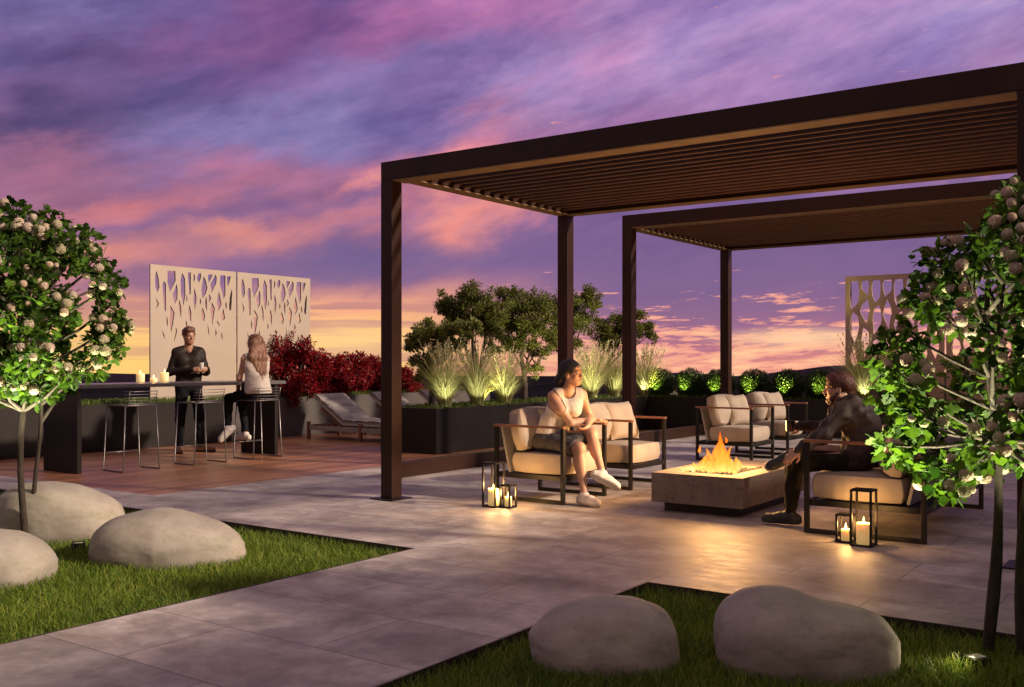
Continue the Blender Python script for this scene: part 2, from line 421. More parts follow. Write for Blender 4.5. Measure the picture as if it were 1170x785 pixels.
# broad cloud masses: (pixel-equivalent bearing/elevation, extents, tilt, colour, amount)
PATCHES = [
 (10,10,150,80,10,(122,116,172),.85), (120,50,210,60,8,(92,68,122),.9), (50,140,190,62,14,(74,58,108),.95), (190,120,120,40,16,(96,88,140),.7),
 (310,30,210,70,10,(128,82,140),.85), (440,45,120,60,20,(146,90,146),.75), (330,135,220,58,14,(126,122,180),.9), (440,110,110,40,18,(122,108,168),.75),
 (560,15,200,60,12,(172,112,170),.85), (610,105,230,60,16,(150,134,192),.8), (520,95,150,30,24,(112,92,156),.75), (800,40,220,70,8,(172,144,198),.75),
 (1080,40,260,70,6,(166,152,208),.85), (960,60,160,40,16,(150,124,184),.6), (700,60,120,34,20,(184,132,184),.65), (850,20,180,40,10,(160,140,200),.6),
 (60,195,200,44,6,(152,98,128),.8), (150,222,180,28,6,(212,126,126),.85), (90,345,110,26,0,(246,170,120),.8), (395,352,90,18,0,(240,168,138),.7), (280,205,190,40,10,(170,108,138),.75), (290,262,170,26,6,(236,152,128),.9),
 (520,168,180,46,20,(206,126,146),.9), (470,215,150,34,16,(176,108,140),.7), (400,255,170,40,12,(190,118,134),.75), (470,190,110,26,22,(236,152,146),.85),
 (160,270,170,28,2,(142,98,136),.75), (80,292,170,40,4,(226,142,122),.85), (540,245,120,56,20,(236,148,138),.95), (330,232,110,18,8,(134,96,144),.65),
 (250,318,250,34,1,(112,88,142),.9), (262,346,150,22,0,(128,98,144),.75), (410,300,200,58,-2,(106,88,144),.92), (150,322,90,22,2,(128,92,136),.6), (600,300,150,50,4,(116,92,148),.7), (1060,150,200,60,6,(206,152,190),.5),
 (420,232,80,18,14,(112,90,148),.65), (480,290,70,40,4,(118,92,146),.6),
]
for p_ in PATCHES: patch(*p_)
# soft wind streaks
stf = nt.nodes.new('ShaderNodeMapRange'); nt.links.new(el, stf.inputs[0]); stf.inputs[1].default_value = 4; stf.inputs[2].default_value = 12; stf.inputs[3].default_value = .12; stf.inputs[4].default_value = .75
st = nz_vec(P0, 10, 2.6, 7, 15, .58)
sr = ramp(nt, [(.34, (.30,.28,.38)), (.5, (.5,.49,.5)), (.66, (.70,.62,.60))], st.outputs[0])
skyc = mixc(nt, stf.outputs[0], skyc, sr.outputs[0], 'OVERLAY')
st2 = nz_vec(P0, 2.4, 1.0, 7, 18, .62, (7,3,0))
sr2 = ramp(nt, [(.34, (.40,.39,.44)), (.66, (.60,.575,.56))], st2.outputs[0])
skyc = mixc(nt, math_n(nt, 'MULTIPLY', stf.outputs[0], .8), skyc, sr2.outputs[0], 'OVERLAY')
# thin flat purple bars across the western glow
lb = nz_vec(P0, 16, .8, 4, 0, .5, (3,0,0))
lm = nt.nodes.new('ShaderNodeMapRange'); lm.interpolation_type = 'SMOOTHSTEP'; nt.links.new(lb.outputs[0], lm.inputs[0]); lm.inputs[1].default_value = .44; lm.inputs[2].default_value = .56
lw = nt.nodes.new('ShaderNodeMapRange'); nt.links.new(el, lw.inputs[0]); lw.inputs[1].default_value = 4.5; lw.inputs[2].default_value = 3.0; lw.inputs[3].default_value = 0; lw.inputs[4].default_value = .85
we = math_n(nt, 'SUBTRACT', 1.0, fm.outputs[0])
skyc = mixc(nt, math_n(nt, 'MULTIPLY', math_n(nt, 'MULTIPLY', lm.outputs[0], lw.outputs[0]), we), skyc, srgb(186,128,130))
# broken pink altocumulus low in the east
ac = nz_vec(P0, 4.2, .60, 10, 2, .66, (1.3,.4,0))
band = nt.nodes.new('ShaderNodeMapRange'); nt.links.new(el, band.inputs[0]); band.inputs[1].default_value = .4; band.inputs[2].default_value = 5.0; band.inputs[3].default_value = .085; band.inputs[4].default_value = -.13
aa = math_n(nt, 'ADD', ac.outputs[0], band.outputs[0])
am = nt.nodes.new('ShaderNodeMapRange'); am.interpolation_type = 'SMOOTHSTEP'; nt.links.new(aa, am.inputs[0]); am.inputs[1].default_value = .50; am.inputs[2].default_value = .56
ea = nt.nodes.new('ShaderNodeMapRange'); ea.interpolation_type = 'SMOOTHSTEP'; nt.links.new(az, ea.inputs[0]); ea.inputs[1].default_value = -4; ea.inputs[2].default_value = 5
eb = nt.nodes.new('ShaderNodeMapRange'); eb.interpolation_type = 'SMOOTHSTEP'; nt.links.new(az, eb.inputs[0]); eb.inputs[1].default_value = 60; eb.inputs[2].default_value = 35
acc = ramp(nt, [(.47, srgb(206,130,142)), (.58, srgb(244,168,146)), (.70, srgb(255,206,160))], aa)
skyc = mixc(nt, math_n(nt, 'MULTIPLY', math_n(nt, 'MULTIPLY', am.outputs[0], ea.outputs[0]), math_n(nt, 'MULTIPLY', eb.outputs[0], .9)), skyc, acc.outputs[0])
# the spot where the sun has just gone
patch(920, 386, 130, 16, 0, (255,214,170), .8, P0)
patch(400, 392, 120, 40, 0, (255,214,150), .6, P0); patch(40, 400, 230, 50, 0, (255,216,120), .6, P0)
# Nishita twilight adds a faint blue overall
ns = nt.nodes.new('ShaderNodeTexSky'); ns.sky_type = 'NISHITA'; ns.sun_disc = False
ns.sun_elevation = SUN_EL; ns.sun_rotation = math.atan2(SUN_DIR.x, SUN_DIR.y)
nsc = mixc(nt, 1.0, ns.outputs[0], (.006,.006,.006), 'MULTIPLY')
skyc = mixc(nt, 1.0, skyc, nsc, 'ADD')
skyc = mixc(nt, 1.0, skyc, (1.05,.98,.93), 'MULTIPLY')
nt.links.new(skyc, bg.inputs[0])
w.cycles.sampling_method = 'MANUAL'; w.cycles.sample_map_resolution = 512

sl = bpy.data.lights.new('Sun', 'SUN'); sl.energy = 5.0; sl.angle = R(3); sl.color = (1.0,.79,.60)
so = bpy.data.objects.new('Sun', sl); link(so); so.rotation_euler = (-sun_to).to_track_quat('-Z', 'Y').to_euler()

def point_light(name, loc, energy, col, radius=.03, parent=None):
    l = bpy.data.lights.new(name, 'POINT'); l.energy = energy; l.color = col; l.shadow_soft_size = radius
    o = bpy.data.objects.new(name, l); link(o); o.location = loc
    if parent: o.parent = parent
    return o
def spot_light(name, loc, target, energy, col, ang=60, blend=.6, radius=.03, parent=None):
    l = bpy.data.lights.new(name, 'SPOT'); l.energy = energy; l.color = col; l.spot_size = R(ang); l.spot_blend = blend; l.shadow_soft_size = radius
    o = bpy.data.objects.new(name, l); link(o); o.location = loc
    o.rotation_euler = (Vector(target)-Vector(loc)).to_track_quat('-Z', 'Y').to_euler()
    if parent: o.parent = parent
    return o

# ------------------------------------------------------------------ ground and hard surfaces
gb = MB(); ng = 64
gb.v = [(0,0,-60)] + [(4200*math.cos(2*math.pi*k/ng), 4200*math.sin(2*math.pi*k/ng), -60) for k in range(ng)]
gb.f = [(0, 1+k, 1+(k+1) % ng) for k in range(ng)]; gb.sm = [False]*ng
M['far_ground'] = simple('far countryside', (.008,.007,.011), (.014,.012,.017), rough=1, spec=0, scale=.004)
gb.build('ground', M['far_ground'], kind='structure')
# low hills beyond
hb = MB()
for (a0, a1, dist, hgt, seed) in ((6, 30, 3300, 52, 1), (-40, -8, 3700, 30, 4), (24, 50, 3000, 70, 9)):
    vs = []; fs = []; n = 40
    for i in range(n+1):
        a = R(a0 + (a1-a0)*i/n); t = i/n
        h = hgt*math.sin(math.pi*t)**.8*(.65+.7*mnoise.noise(Vector((t*5, seed, 0))))
        for dd, hh in ((-500, 0), (0, h), (400, h*.5), (700, 0)):
            d_ = RT*math.sin(a) + FW*math.cos(a); p = d_*(dist+dd); vs.append((p.x, p.y, -60.5+hh))
    for i in range(n):
        for j in range(3): q = i*4+j; fs.append((q, q+4, q+5, q+1))
    hb.add(vs, fs, True)
M['hill'] = simple('distant hills', (.016,.011,.022), (.024,.017,.03), rough=1, spec=0, scale=.01)
hb.build('hills', M['hill'], kind='structure')

# roof slab under everything
MB().box(-14.6, 9, -9, 19.2, -60.4, -.10).build('roof_slab', simple('concrete roof slab', (.12,.11,.11), (.16,.15,.145), rough=.9, scale=2), kind='structure')

# terrace paving as one sheet with openings for lawns and deck
xs = [-14.3, -8.45, -4.56, -2.75, 3.19]; ys = [-6, 5.25, 5.86, 18.9]
def cell_kind(i, j):
    cx = (xs[i]+xs[i+1])/2; cy = (ys[j]+ys[j+1])/2
    if cy < 5.25 and (cx < -4.56 or cx > -2.75): return 'lawn'
    if cy > 5.86 and cx < -8.45: return 'deck'
    return 'pave'
def sheet(kind, name, mat, z1=0.0, z0=-.09):
    mb = MB()
    for i in range(len(xs)-1):
        for j in range(len(ys)-1):
            if cell_kind(i, j) != kind: continue
            x0, x1, y0, y1 = xs[i], xs[i+1], ys[j], ys[j+1]
            mb.add([(x0,y0,z1),(x1,y0,z1),(x1,y1,z1),(x0,y1,z1)], [(0,1,2,3)])
            for (di, dj, a, b_) in ((-1,0,(x0,y1),(x0,y0)), (1,0,(x1,y0),(x1,y1)), (0,-1,(x0,y0),(x1,y0)), (0,1,(x1,y1),(x0,y1))):
                ii, jj = i+di, j+dj
                k2 = cell_kind(ii, jj) if 0 <= ii < len(xs)-1 and 0 <= jj < len(ys)-1 else None
                if k2 != kind and k2 != ('deck' if kind == 'pave' else 'pave'):
                    mb.add([(a[0],a[1],z0),(b_[0],b_[1],z0),(b_[0],b_[1],z1),(a[0],a[1],z1)], [(0,1,2,3)])
    return mb.build(name, mat, kind='structure')
sheet('pave', 'paving', M['paving'])
sheet('deck', 'deck', M['deck'])
# turf beds with steel edging strips (set proud of the tile edge)
def lawn_base(x0, x1, y0, y1):
    MB().add([(x0,y0,-.085),(x1,y0,-.085),(x1,y1,-.085),(x0,y1,-.085)], [(0,1,2,3)]).build('lawn_bed', M['lawn_soil'], kind='structure')
lawn_base(-14.3, -4.56, -6, 5.25); lawn_base(-2.75, 3.19, -6, 5.25)
eb_ = MB()
M['edging'] = simple('weathered steel edging', (.03,.022,.018), (.06,.045,.035), rough=.6, metal=.4, scale=6)
eb_.box(-14.3, -4.564, 5.236, 5.246, -.086, .002); eb_.box(-4.572, -4.563, -6, 5.234, -.086, .002)
eb_.box(-2.747, -2.738, -6, 5.234, -.086, .002); eb_.box(-2.736, 3.19, 5.236, 5.246, -.086, .002)
eb_.build('lawn_edging', M['edging'], kind='structure')

BOULDERS = []   # (x, y, rx, ry) footprints kept clear of blades, filled below
def blades(name, n, sampler, hmin, hmax, wid, label):
    P = sampler(n); n = len(P)
    h = rng.uniform(hmin, hmax, n); a = rng.uniform(0, 2*np.pi, n); lean = rng.normal(0, .42, (n,2))
    dx, dy = np.cos(a)*wid/2, np.sin(a)*wid/2
    V = np.zeros((n,5,3), np.float32)
    V[:,0] = np.c_[P[:,0]-dx, P[:,1]-dy, P[:,2]]; V[:,1] = np.c_[P[:,0]+dx, P[:,1]+dy, P[:,2]]
    mx, my = P[:,0]+lean[:,0]*h*.35, P[:,1]+lean[:,1]*h*.35
    V[:,2] = np.c_[mx+dx*.8, my+dy*.8, P[:,2]+h*.6]; V[:,3] = np.c_[mx-dx*.8, my-dy*.8, P[:,2]+h*.6]
    V[:,4] = np.c_[P[:,0]+lean[:,0]*h*.95, P[:,1]+lean[:,1]*h*.95, P[:,2]+h*(1-.12*np.abs(lean).sum(1))]
    b0 = np.arange(n)[:,None]*5
    T = np.concatenate([b0+[0,1,2], b0+[0,2,3], b0+[3,2,4]], 0)
    o = np_obj(name, V.reshape(-1,3), T, M['lawn'])
    return tag(o, label, 'grass', kind='stuff')
def lawn_sampler(x0, x1, y0, y1, dens0):
    def f(n):
        out = []; got = 0
        while got < n:
            p = np.c_[rng.uniform(x0, x1, n), rng.uniform(y0, y1, n)]
            d = np.hypot(p[:,0], p[:,1])
            keep = rng.uniform(0, 1, n) < np.clip((dens0/np.maximum(d, .5))**1.6, 0.05, 1)
            for (bx, by, bx_, by_) in BOULDERS:
                keep &= ((p[:,0]-bx)/bx_)**2 + ((p[:,1]-by)/by_)**2 > .8
            p = p[keep]; out.append(p); got += len(p)
        p = np.concatenate(out)[:n]
        z = np.full(len(p), -.085)
        return np.c_[p, z]
    return f

# unseen block added beside the terrace: shades the seating side from the low sun
pb = thing('added_shade_wall', 'unseen added building along the side of the terrace', 'shade blocker', (3.2, 5, 0))
BH = 3.3
MB().box(0, 5, -9, 13.5, -.1, BH).build('wall', simple('warm grey render', (.30,.26,.24), (.36,.32,.29), rough=.85, scale=3, bmp=.1), pb)
MB().box(-.15, 5.1, -9.1, 13.6, BH+.003, BH+.15).build('roof', M['black'], pb)
# ------------------------------------------------------------------ pergolas
def pergola(x0, x1, y0, y1, zb, zt, label):
    t = thing('pergola', label, 'pergola', (x0, y0, 0), 0, 'louvred pergolas over the terrace')
    W, D = x1-x0, y1-y0; s = .14
    for px, py in ((0,0), (W-s,0), (0,D-s), (W-s,D-s)):
        p = MB().box(px, px+s, py, py+s, .012, zb-.001+(.045 if zt < 3.2 and py > 0 else 0)).build('post', M['bronze'], t, bevel=.004)
        MB().box(px-.075, px+s+.075, py-.075, py+s+.075, 0.0005, .011).build('base_plate', M['black'], p, bevel=.002)
    MB().box(0, W, 0, s, zb, zt).build('beam', M['bronze'], t, bevel=.004)
    zf = zb; zb = zb+(.045 if zt < 3.2 else 0)
    MB().box(0, W, D-s, D, zb, zt).build('beam', M['bronze'], t, bevel=.004)
    MB().box(0.001, s, s+.001, D-s-.001, zb, zt-.001).build('beam', M['bronze'], t, bevel=.004)
    MB().box(W-s, W-.001, s+.001, D-s-.001, zb, zt-.001).build('beam', M['bronze'], t, bevel=.004)
    mb = MB(); eb2 = MB(); n = int((D-2*s)/.165)
    for k in range(n):
        y = s + (D-2*s)*(k+.5)/n
        mb.box(s+.002, W-s-.002, y-.016, y+.016, zb+.047, zb+.125); eb2.box(s+.003, W-s-.003, y-.0165, y+.0165, zb+.034, zb+.0465)  # thin strips added below each slat to draw its firelit edge
    mb.build('slat_canopy', M['slat'], t, bevel=.002); eb2.build('slat_lit_edging', M['slat_lit_edge'], t)
    # strips added under the beams, firelight put into their ochre colour
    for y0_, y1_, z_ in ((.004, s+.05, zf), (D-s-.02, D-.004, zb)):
        MB().box(s+.004, W-s-.004, y0_, y1_, z_-.012, z_-.0015).build('lit_soffit_strip', M['lit_soffit'], t)
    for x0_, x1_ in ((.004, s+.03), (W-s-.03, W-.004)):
        MB().box(x0_, x1_, s+.055, D-s-.025, zb-.012, zb-.0015).build('lit_soffit_strip', M['lit_soffit'], t)
    return t
pergola(-6.46, -.90, 6.95, 10.17, 3.005, 3.18, 'dark bronze pergola with slatted roof nearer the lawn, over the woman and the fire pit')
pergola(-6.46, -.90, 11.61, 14.93, 3.07, 3.235, 'dark bronze pergola farther back, its slatted roof lower in view over the rear armchairs')

kb = MB().box(-7.56, -7.44, 8.2, 16.98, .001, .172).build('low_kerb', M['bronze'], bevel=.004)
tag(kb, 'long low dark metal kerb running past the left pergola post to the rear armchairs', 'kerb')

# ------------------------------------------------------------------ planters
def planter(name, x0, x1, y0, y1, h, mat, label):
    t = thing(name, label, 'planter', ((x0+x1)/2, (y0+y1)/2, 0))
    a, b_ = (x1-x0)/2, (y1-y0)/2; tk = .03
    mb = MB(); mb.box(-a, a, -b_, -b_+tk, .001, h); mb.box(-a, a, b_-tk, b_, .001, h)
    mb.box(-a, -a+tk, -b_+tk, b_-tk, .001, h-.0005); mb.box(a-tk, a, -b_+tk, b_-tk, .001, h-.0005)
    mb.build('wall', mat, t, bevel=.002)
    MB().box(-a+tk+.001, a-tk-.001, -b_+tk+.001, b_-tk-.001, .05, h-.035).build('soil', M['soil'], t)
    return t
PH = .64
planter('planter', -13.88, -13.1, 1.5, 10.55, .68, M['planter'], 'long dark planter along the terrace edge behind the bar and the screens')
planter('planter', -13.88, -13.1, 10.56, 17.6, .68, M['planter_lit'], 'sunlit stretch of planter, coloured lighter grey, holding the red shrubs behind the sun loungers')  # same planter continued, its lit look put into the material colour
planter('planter', -9.95, -8.9, 10.7, 16.98, PH, M['planter'], 'dark planter with three feather grasses and the small trees beside the left pergola post')
planter('planter', -9.95, .5, 17.0, 17.8, PH, M['planter'], 'dark planter with the row of round boxwoods along the back of the terrace')
# pale parapet box seen between the tree stems
pp = MB().box(-10.6, -9.2, 18.3, 18.9, -.05, .86).build('parapet', M['planter_lit'], bevel=.005)
tag(pp, 'short grey parapet block behind the tree stems, left of the seated woman', 'parapet')

# ground cover tufts on the planters: uncountable
def cover(name, x0, x1, y0, y1, z, n, label, mat='cover', h=(.04,.11)):
    P = np.c_[rng.uniform(x0, x1, n), rng.uniform(y0, y1, n), np.full(n, z)]
    a = rng.uniform(0, 2*np.pi, n); hh = rng.uniform(*h, n); le = rng.normal(0, .35, (n,2))*hh[:,None]
    dx, dy = np.cos(a)*.006, np.sin(a)*.006
    V = np.zeros((n,4,3), np.float32)
    V[:,0] = np.c_[P[:,0]-dx, P[:,1]-dy, P[:,2]]; V[:,1] = np.c_[P[:,0]+dx, P[:,1]+dy, P[:,2]]
    V[:,2] = np.c_[P[:,0]+le[:,0]+dx*.5, P[:,1]+le[:,1]+dy*.5, P[:,2]+hh]; V[:,3] = np.c_[P[:,0]+le[:,0]-dx*.5, P[:,1]+le[:,1]-dy*.5, P[:,2]+hh]
    F = np.arange(n*4).reshape(n,4)
    return tag(np_obj(name, V.reshape(-1,3), F, M[mat]), label, 'ground cover', kind='stuff')
cover('ground_cover', -13.84, -13.14, 3, 17.5, .645, 15000, 'short bright green grass on the planters behind the bar and loungers')
cover('ground_cover', -9.9, -8.94, 10.75, 16.9, .605, 5000, 'short green grass around the feather grasses', h=(.03,.08))
cover('ground_cover', -8.9, .4, 17.14, 17.75, .605, 6000, 'low greenery under the round boxwoods', h=(.03,.08))

# ------------------------------------------------------------------ privacy screens
HOLES = [[(85,95),(100,150),(105,215),(92,260),(78,215),(75,150)],[(160,95),(215,95),(218,165),(178,255),(160,180)],
[(135,170),(150,190),(150,390),(140,395),(130,300),(125,200)],[(265,108),(285,150),(288,270),(275,352),(255,270),(253,150)],
[(224,190),(232,230),(230,300),(212,340),(196,270)],[(305,105),(328,105),(328,265),(318,270)],[(348,110),(360,130),(358,160),(348,185)],
[(385,110),(405,110),(405,145),(390,182),(374,150)],[(425,130),(445,170),(455,220),(440,265),(415,295),(408,230)],
[(460,118),(497,120),(468,182),(460,160)],[(520,118),(530,140),(527,180),(490,255),(478,190)],[(560,125),(602,125),(602,265),(588,298),(555,190)],
[(614,132),(648,132),(625,212),(614,180)],[(655,222),(660,260),(652,370),(640,385),(632,360),(640,280)],[(80,290),(102,340),(82,382),(90,340)],
[(355,218),(372,290),(358,385),(346,300)],[(297,265),(302,295),(300,325),(294,310)],[(242,300),(258,360),(258,445),(238,370)],
[(468,260),(485,290),(472,325),(464,300)],[(548,240),(570,335),(545,390),(530,320)],[(490,320),(515,365),(495,495),(478,380)],
[(418,360),(438,420),(430,462),(410,440),(408,390)],[(585,365),(600,440),(575,455),(568,405)],[(607,310),(614,350),(607,375),(598,340)],
[(180,348),(210,400),(200,480),(185,553),(175,480)],[(318,342),(332,400),(330,480),(308,390)],[(447,275),(452,330),(450,390),(432,330)],
[(400,290),(407,320),(399,345),(394,320)],[(155,420),(163,470),(161,510),(152,480)],[(455,475),(466,520),(472,575),(461,540)],
[(530,445),(555,485),(549,493),(536,470)],[(522,515),(530,545),(520,570),(515,545)],[(570,535),(578,565),(577,597),(568,570)],
[(122,530),(136,560),(145,598),(131,575)],[(221,510),(228,540),(207,618),(204,590)],[(291,450),(301,480),(299,505),(290,490)],[(388,640),(398,670),(390,700),(382,680)]]
def screen(name, holes, W, H, mat, label, loc, rz, group, zb=.62):
    """sheet in the local x-z plane, thickness along y"""
    cu = bpy.data.curves.new(name, 'CURVE'); cu.dimensions = '2D'; cu.fill_mode = 'BOTH'; cu.extrude = .014
    def spl(pts):
        s_ = cu.splines.new('POLY'); s_.points.add(len(pts)-1); s_.use_cyclic_u = True
        for p, q in zip(s_.points, pts): p.co = (q[0], q[1], 0, 1)
    spl([(0,0),(W,0),(W,H),(0,H)])
    for h_ in holes: spl(h_)
    tmp = bpy.data.objects.new('tmp', cu); link(tmp)
    dg = bpy.context.evaluated_depsgraph_get()
    me = bpy.data.meshes.new_from_object(tmp.evaluated_get(dg)); me.name = name
    bpy.data.objects.remove(tmp); bpy.data.curves.remove(cu)
    me.transform(Matrix.Rotation(math.pi/2, 4, 'X'))
    me.materials.clear(); me.materials.append(mat)
    t = thing(name, label, 'privacy screen', (loc[0], loc[1], zb), rz, group)
    o = bpy.data.objects.new('perforated_sheet', me); link(o); o.parent = t
    for x_ in (.05, W-.09): MB().box(x_, x_+.04, .016, .05, -.1, H-.1).build('support_post', M['black'], t)
    return t
def map_holes(W, H):
    out = []
    for h_ in HOLES:
        q = []
        for x, y in h_:
            u = (x-45)/648; yt = 48+52*u; v = (y-yt)/(462-45*u)
            q.append((W*(u*1.06-.06*u*u), H-v*.98))
        out.append(q)
    return out
SH = 2.2
hl = map_holes(1.66, SH)
screen('privacy_screen', hl, 1.66, SH, M['screen'], 'champagne privacy screen with cut-out shards behind the standing man, left of the pair', (-13.62, 9.40), R(90), 'champagne screens by the bar')
screen('privacy_screen', hl, 1.66, SH, M['screen'], 'champagne privacy screen with cut-out shards above the red shrubs, right of the pair', (-13.62, 11.09), R(90), 'champagne screens by the bar')
# the far screen carries a taller tree-like lattice of larger openings
def lattice(W, H, seed):
    rr = random.Random(seed); hs = []; nx = 8; p = (W-.12)/nx
    for i in range(nx):
        cx = .06 + p*(i+.5); y = H-.09; k = 0
        if i % 2: y -= 0
        while y > .78:
            hh = rr.uniform(.22,.30) if (k == 0 and i % 2) else rr.uniform(.40,.58)
            if y-hh < .55: hh = y-rr.uniform(.55,.7)
            if hh < .12: break
            wl, wr = p*rr.uniform(.34,.47), p*rr.uniform(.34,.47); a, b_ = rr.uniform(.22,.42), rr.uniform(.58,.80); t_ = rr.uniform(-.25,.25)*p; q = rr.uniform(-.3,.3)*p
            if k == 0: hs.append([(cx-wl*.8,y),(cx+wr*.8,y),(cx+wr,y-hh*a),(cx+wr*.8,y-hh*b_),(cx+q,y-hh),(cx-wl*.85,y-hh*b_*.9),(cx-wl,y-hh*a*1.1)])
            else: hs.append([(cx+t_,y),(cx+wr*.75,y-hh*a*.6),(cx+wr,y-hh*.48),(cx+wr*.7,y-hh*b_),(cx+q,y-hh),(cx-wl*.75,y-hh*b_),(cx-wl,y-hh*.5),(cx-wl*.7,y-hh*a*.7)])
            y -= hh+rr.uniform(.015,.05); k += 1
    return hs
screen('privacy_screen', lattice(1.66, SH, 5), 1.66, SH, M['screen_dark'], 'brownish privacy screen with tall branching openings at the back, beside the feather grass', (-5.46, 18.0), 0, 'brown screens at the back')
screen('privacy_screen', lattice(1.66, SH, 8), 1.66, SH, M['screen_dark'], 'brownish privacy screen with branching openings mostly hidden behind the near flowering tree', (-3.77, 18.0), 0, 'brown screens at the back')

# ------------------------------------------------------------------ bar, stools, candles
t = thing('bar_counter', 'dark bar counter on two slab legs on the timber deck', 'bar counter', (-11.09, 7.95, 0))
MB().box(-.39, .39, -1.62, 1.62, .985, 1.03).build('counter_top', M['bar_top'], t, bevel=.004)
MB().box(-.36, .36, -1.50, -1.445, .001, .984).build('slab_leg', M['planter'], t, bevel=.003)
MB().box(-.36, .36, 1.445, 1.50, .001, .984).build('slab_leg', M['planter'], t, bevel=.003)

def make_stool():
    t = thing('bar_stool', '', 'bar stool', (0,0,0), 0, 'wire bar stools along the bar')
    r_ = .0085
    for sgn in (-1, 1):
        mb = MB(); yb, yt_ = sgn*.25, sgn*.205
        mb.tube([(-.185,yt_,.775), (-.20,yb-.006*sgn,.03), (-.19,yb,.0095), (.19,yb,.0095), (.20,yb-.006*sgn,.03), (.185,yt_,.775)], r_, 8)
        mb.build('leg', M['steel'], t)
    MB().tube([(-.197,-.236,.21), (-.197,.236,.21)], r_, 8).build('footrest', M['steel'], t)
    mb = MB()
    mb.tube([(-.185,-.205,.778), (.185,-.205,.778), (.2,-.19,.778), (.2,.19,.778), (.185,.205,.778), (-.185,.205,.778), (-.2,.19,.778), (-.2,-.19,.778), (-.185,-.205,.778)], .009, 8)
    for k in range(9):
        x = -.16+.04*k
        mb.tube([(x,-.203,.779), (x,-.1,.772), (x,.1,.772), (x,.203,.779)], .0052, 6, cap=False)
    mb.build('seat', M['steel'], t)
    mb = MB()
    for k in range(5):
        z = .80+.036*k; x = .205+.0095*k
        mb.tube([(x-.09,-.208,z), (x-.02,-.2,z), (x,-.17,z), (x+.008,0,z), (x,.17,z), (x-.02,.2,z), (x-.09,.208,z)], .0046, 6)
    for y in (-.185, .185):
        mb.tube([(.195,y,.778), (.248,y,.952)], .005, 6)
    mb.build('backrest', M['steel'], t)
    return t
st0 = make_stool()
for k, (y, lab) in enumerate(((7.08, 'steel wire bar stool nearest the left end of the bar, beside the flowering tree'), (8.07, 'steel wire bar stool in front of the standing man, middle of the three'), (9.0, 'steel wire bar stool that the blonde woman sits on'))):
    o = st0 if k == 0 else copy_tree(st0); o.location = (-10.62, y, .001); o['label'] = lab

def candle(loc, r_, h, label, group, light=0):
    t = thing('candle', label, 'candle', loc, 0, group)
    MB().lathe([(r_*.9,.0), (r_,.006), (r_,h-.006), (r_*.96,h), (r_*.86,h), (r_*.8,h-.008), (r_*.2,h-.012)], n=24).build('wax', M['wax'], t)
    MB().tube([(0,0,h-.012), (0.001,0,h+.008)], .0015, 6).build('wick', M['black'], t)
    MB().lathe([(.001,h+.004), (.005,h+.010), (.0065,h+.016), (.005,h+.026), (.0025,h+.036), (.0006,h+.044)], n=10).build('flame', M['wick_flame'], t)
    if light: point_light('candle_light', (0,0,h+.03), light, (1.0,.52,.16), .012, t)
    return t
for x, y, r_, h, lab in ((-11.30, 7.66, .052, .115, 'tall left candle of three on the bar counter'), (-11.22, 7.80, .045, .055, 'short middle candle of three on the bar counter'), (-11.30, 8.02, .052, .125, 'tall right candle of three on the bar counter, nearest the man')):
    candle((x, y, 1.031), r_, h, 'ivory pillar candle, ' + lab, 'candles on the bar', .35)

# ------------------------------------------------------------------ sun loungers
def pad(mb, L, W, T, seg, M4):
    """quilted pad of length L (x), width W, thickness T mapped through M4"""
    nx, ny = 8*seg, 10; top = []; 
    vs = []; fs = []
    for side in (1, 0):
        for i in range(nx+1):
            for j in range(ny+1):
                u = i/nx; v = j/ny
                q = abs(math.sin(math.pi*u*seg))**.35; e = min(1, min(v, 1-v)/.12)**.5
                z = T*(.72+.28*q*(.5+.5*e)) if side else T*.06*(1-q*e)
                y = (v-.5)*W
                vs.append(M4 @ Vector((u*L, y, z)))
    n1 = (nx+1)*(ny+1)
    for s_ in (0, 1):
        for i in range(nx):
            for j in range(ny):
                a = s_*n1+i*(ny+1)+j; f = (a, a+ny+1, a+ny+2, a+1)
                fs.append(f if s_ == 0 else f[::-1])
    for i in range(nx):
        for j in (0, ny):
            a = i*(ny+1)+j; b_ = a+ny+1; fs.append((a, n1+a, n1+b_, b_) if j else (b_, n1+b_, n1+a, a))
    for j in range(ny):
        for i in (0, nx):
            a = i*(ny+1)+j; fs.append((a, a+1, n1+a+1, n1+a) if i else (a+1, a, n1+a, n1+a+1))
    mb.add(vs, fs, True)
def make_lounger():
    t = thing('sun_lounger', '', 'sun lounger', (0,0,0), 0, 'sun loungers on the deck')
    for sx in (.07, 1.27, 1.9):
        for sy in (-.36, .36):
            MB().box(sx-.025, sx+.025, sy-.025, sy+.025, .001, .29).build('leg', M['teak_dark'], t, bevel=.003)
    mb = MB()
    for sy in (-.36, .36): mb.box(.096, 1.244, sy-.014, sy+.014, .15, .225); mb.box(1.296, 1.874, sy-.014, sy+.014, .15, .225)
    mb.box(.05, .09, -.333, .333, .15, .225); mb.box(1.88, 1.92, -.333, .333, .15, .225)
    mb.build('frame', M['fabric_grey'], t, bevel=.003)
    mb = MB()
    for k in range(12): mb.box(.12+.15*k, .2+.15*k, -.34, .34, .227, .243)
    mb.build('slat_base', M['teak_dark'], t)
    mb = MB(); pad(mb, 1.12, .68, .11, 4, Matrix.Translation((.83, 0, .245)))
    mb.build('seat_pad', M['fabric_grey'], t)
    mb = MB(); pad(mb, .80, .68, .11, 4, Matrix.Translation((.82, 0, .25)) @ Matrix.Rotation(R(180+33), 4, 'Y') @ Matrix.Scale(-1, 4, (0,0,1)))
    mb.build('back_pad', M['fabric_grey'], t)
    MB().obox((.78,-.3,.235), (.30,-.3,.52), .03, .03).build('back_prop', M['teak_dark'], t)
    return t
lg = make_lounger()
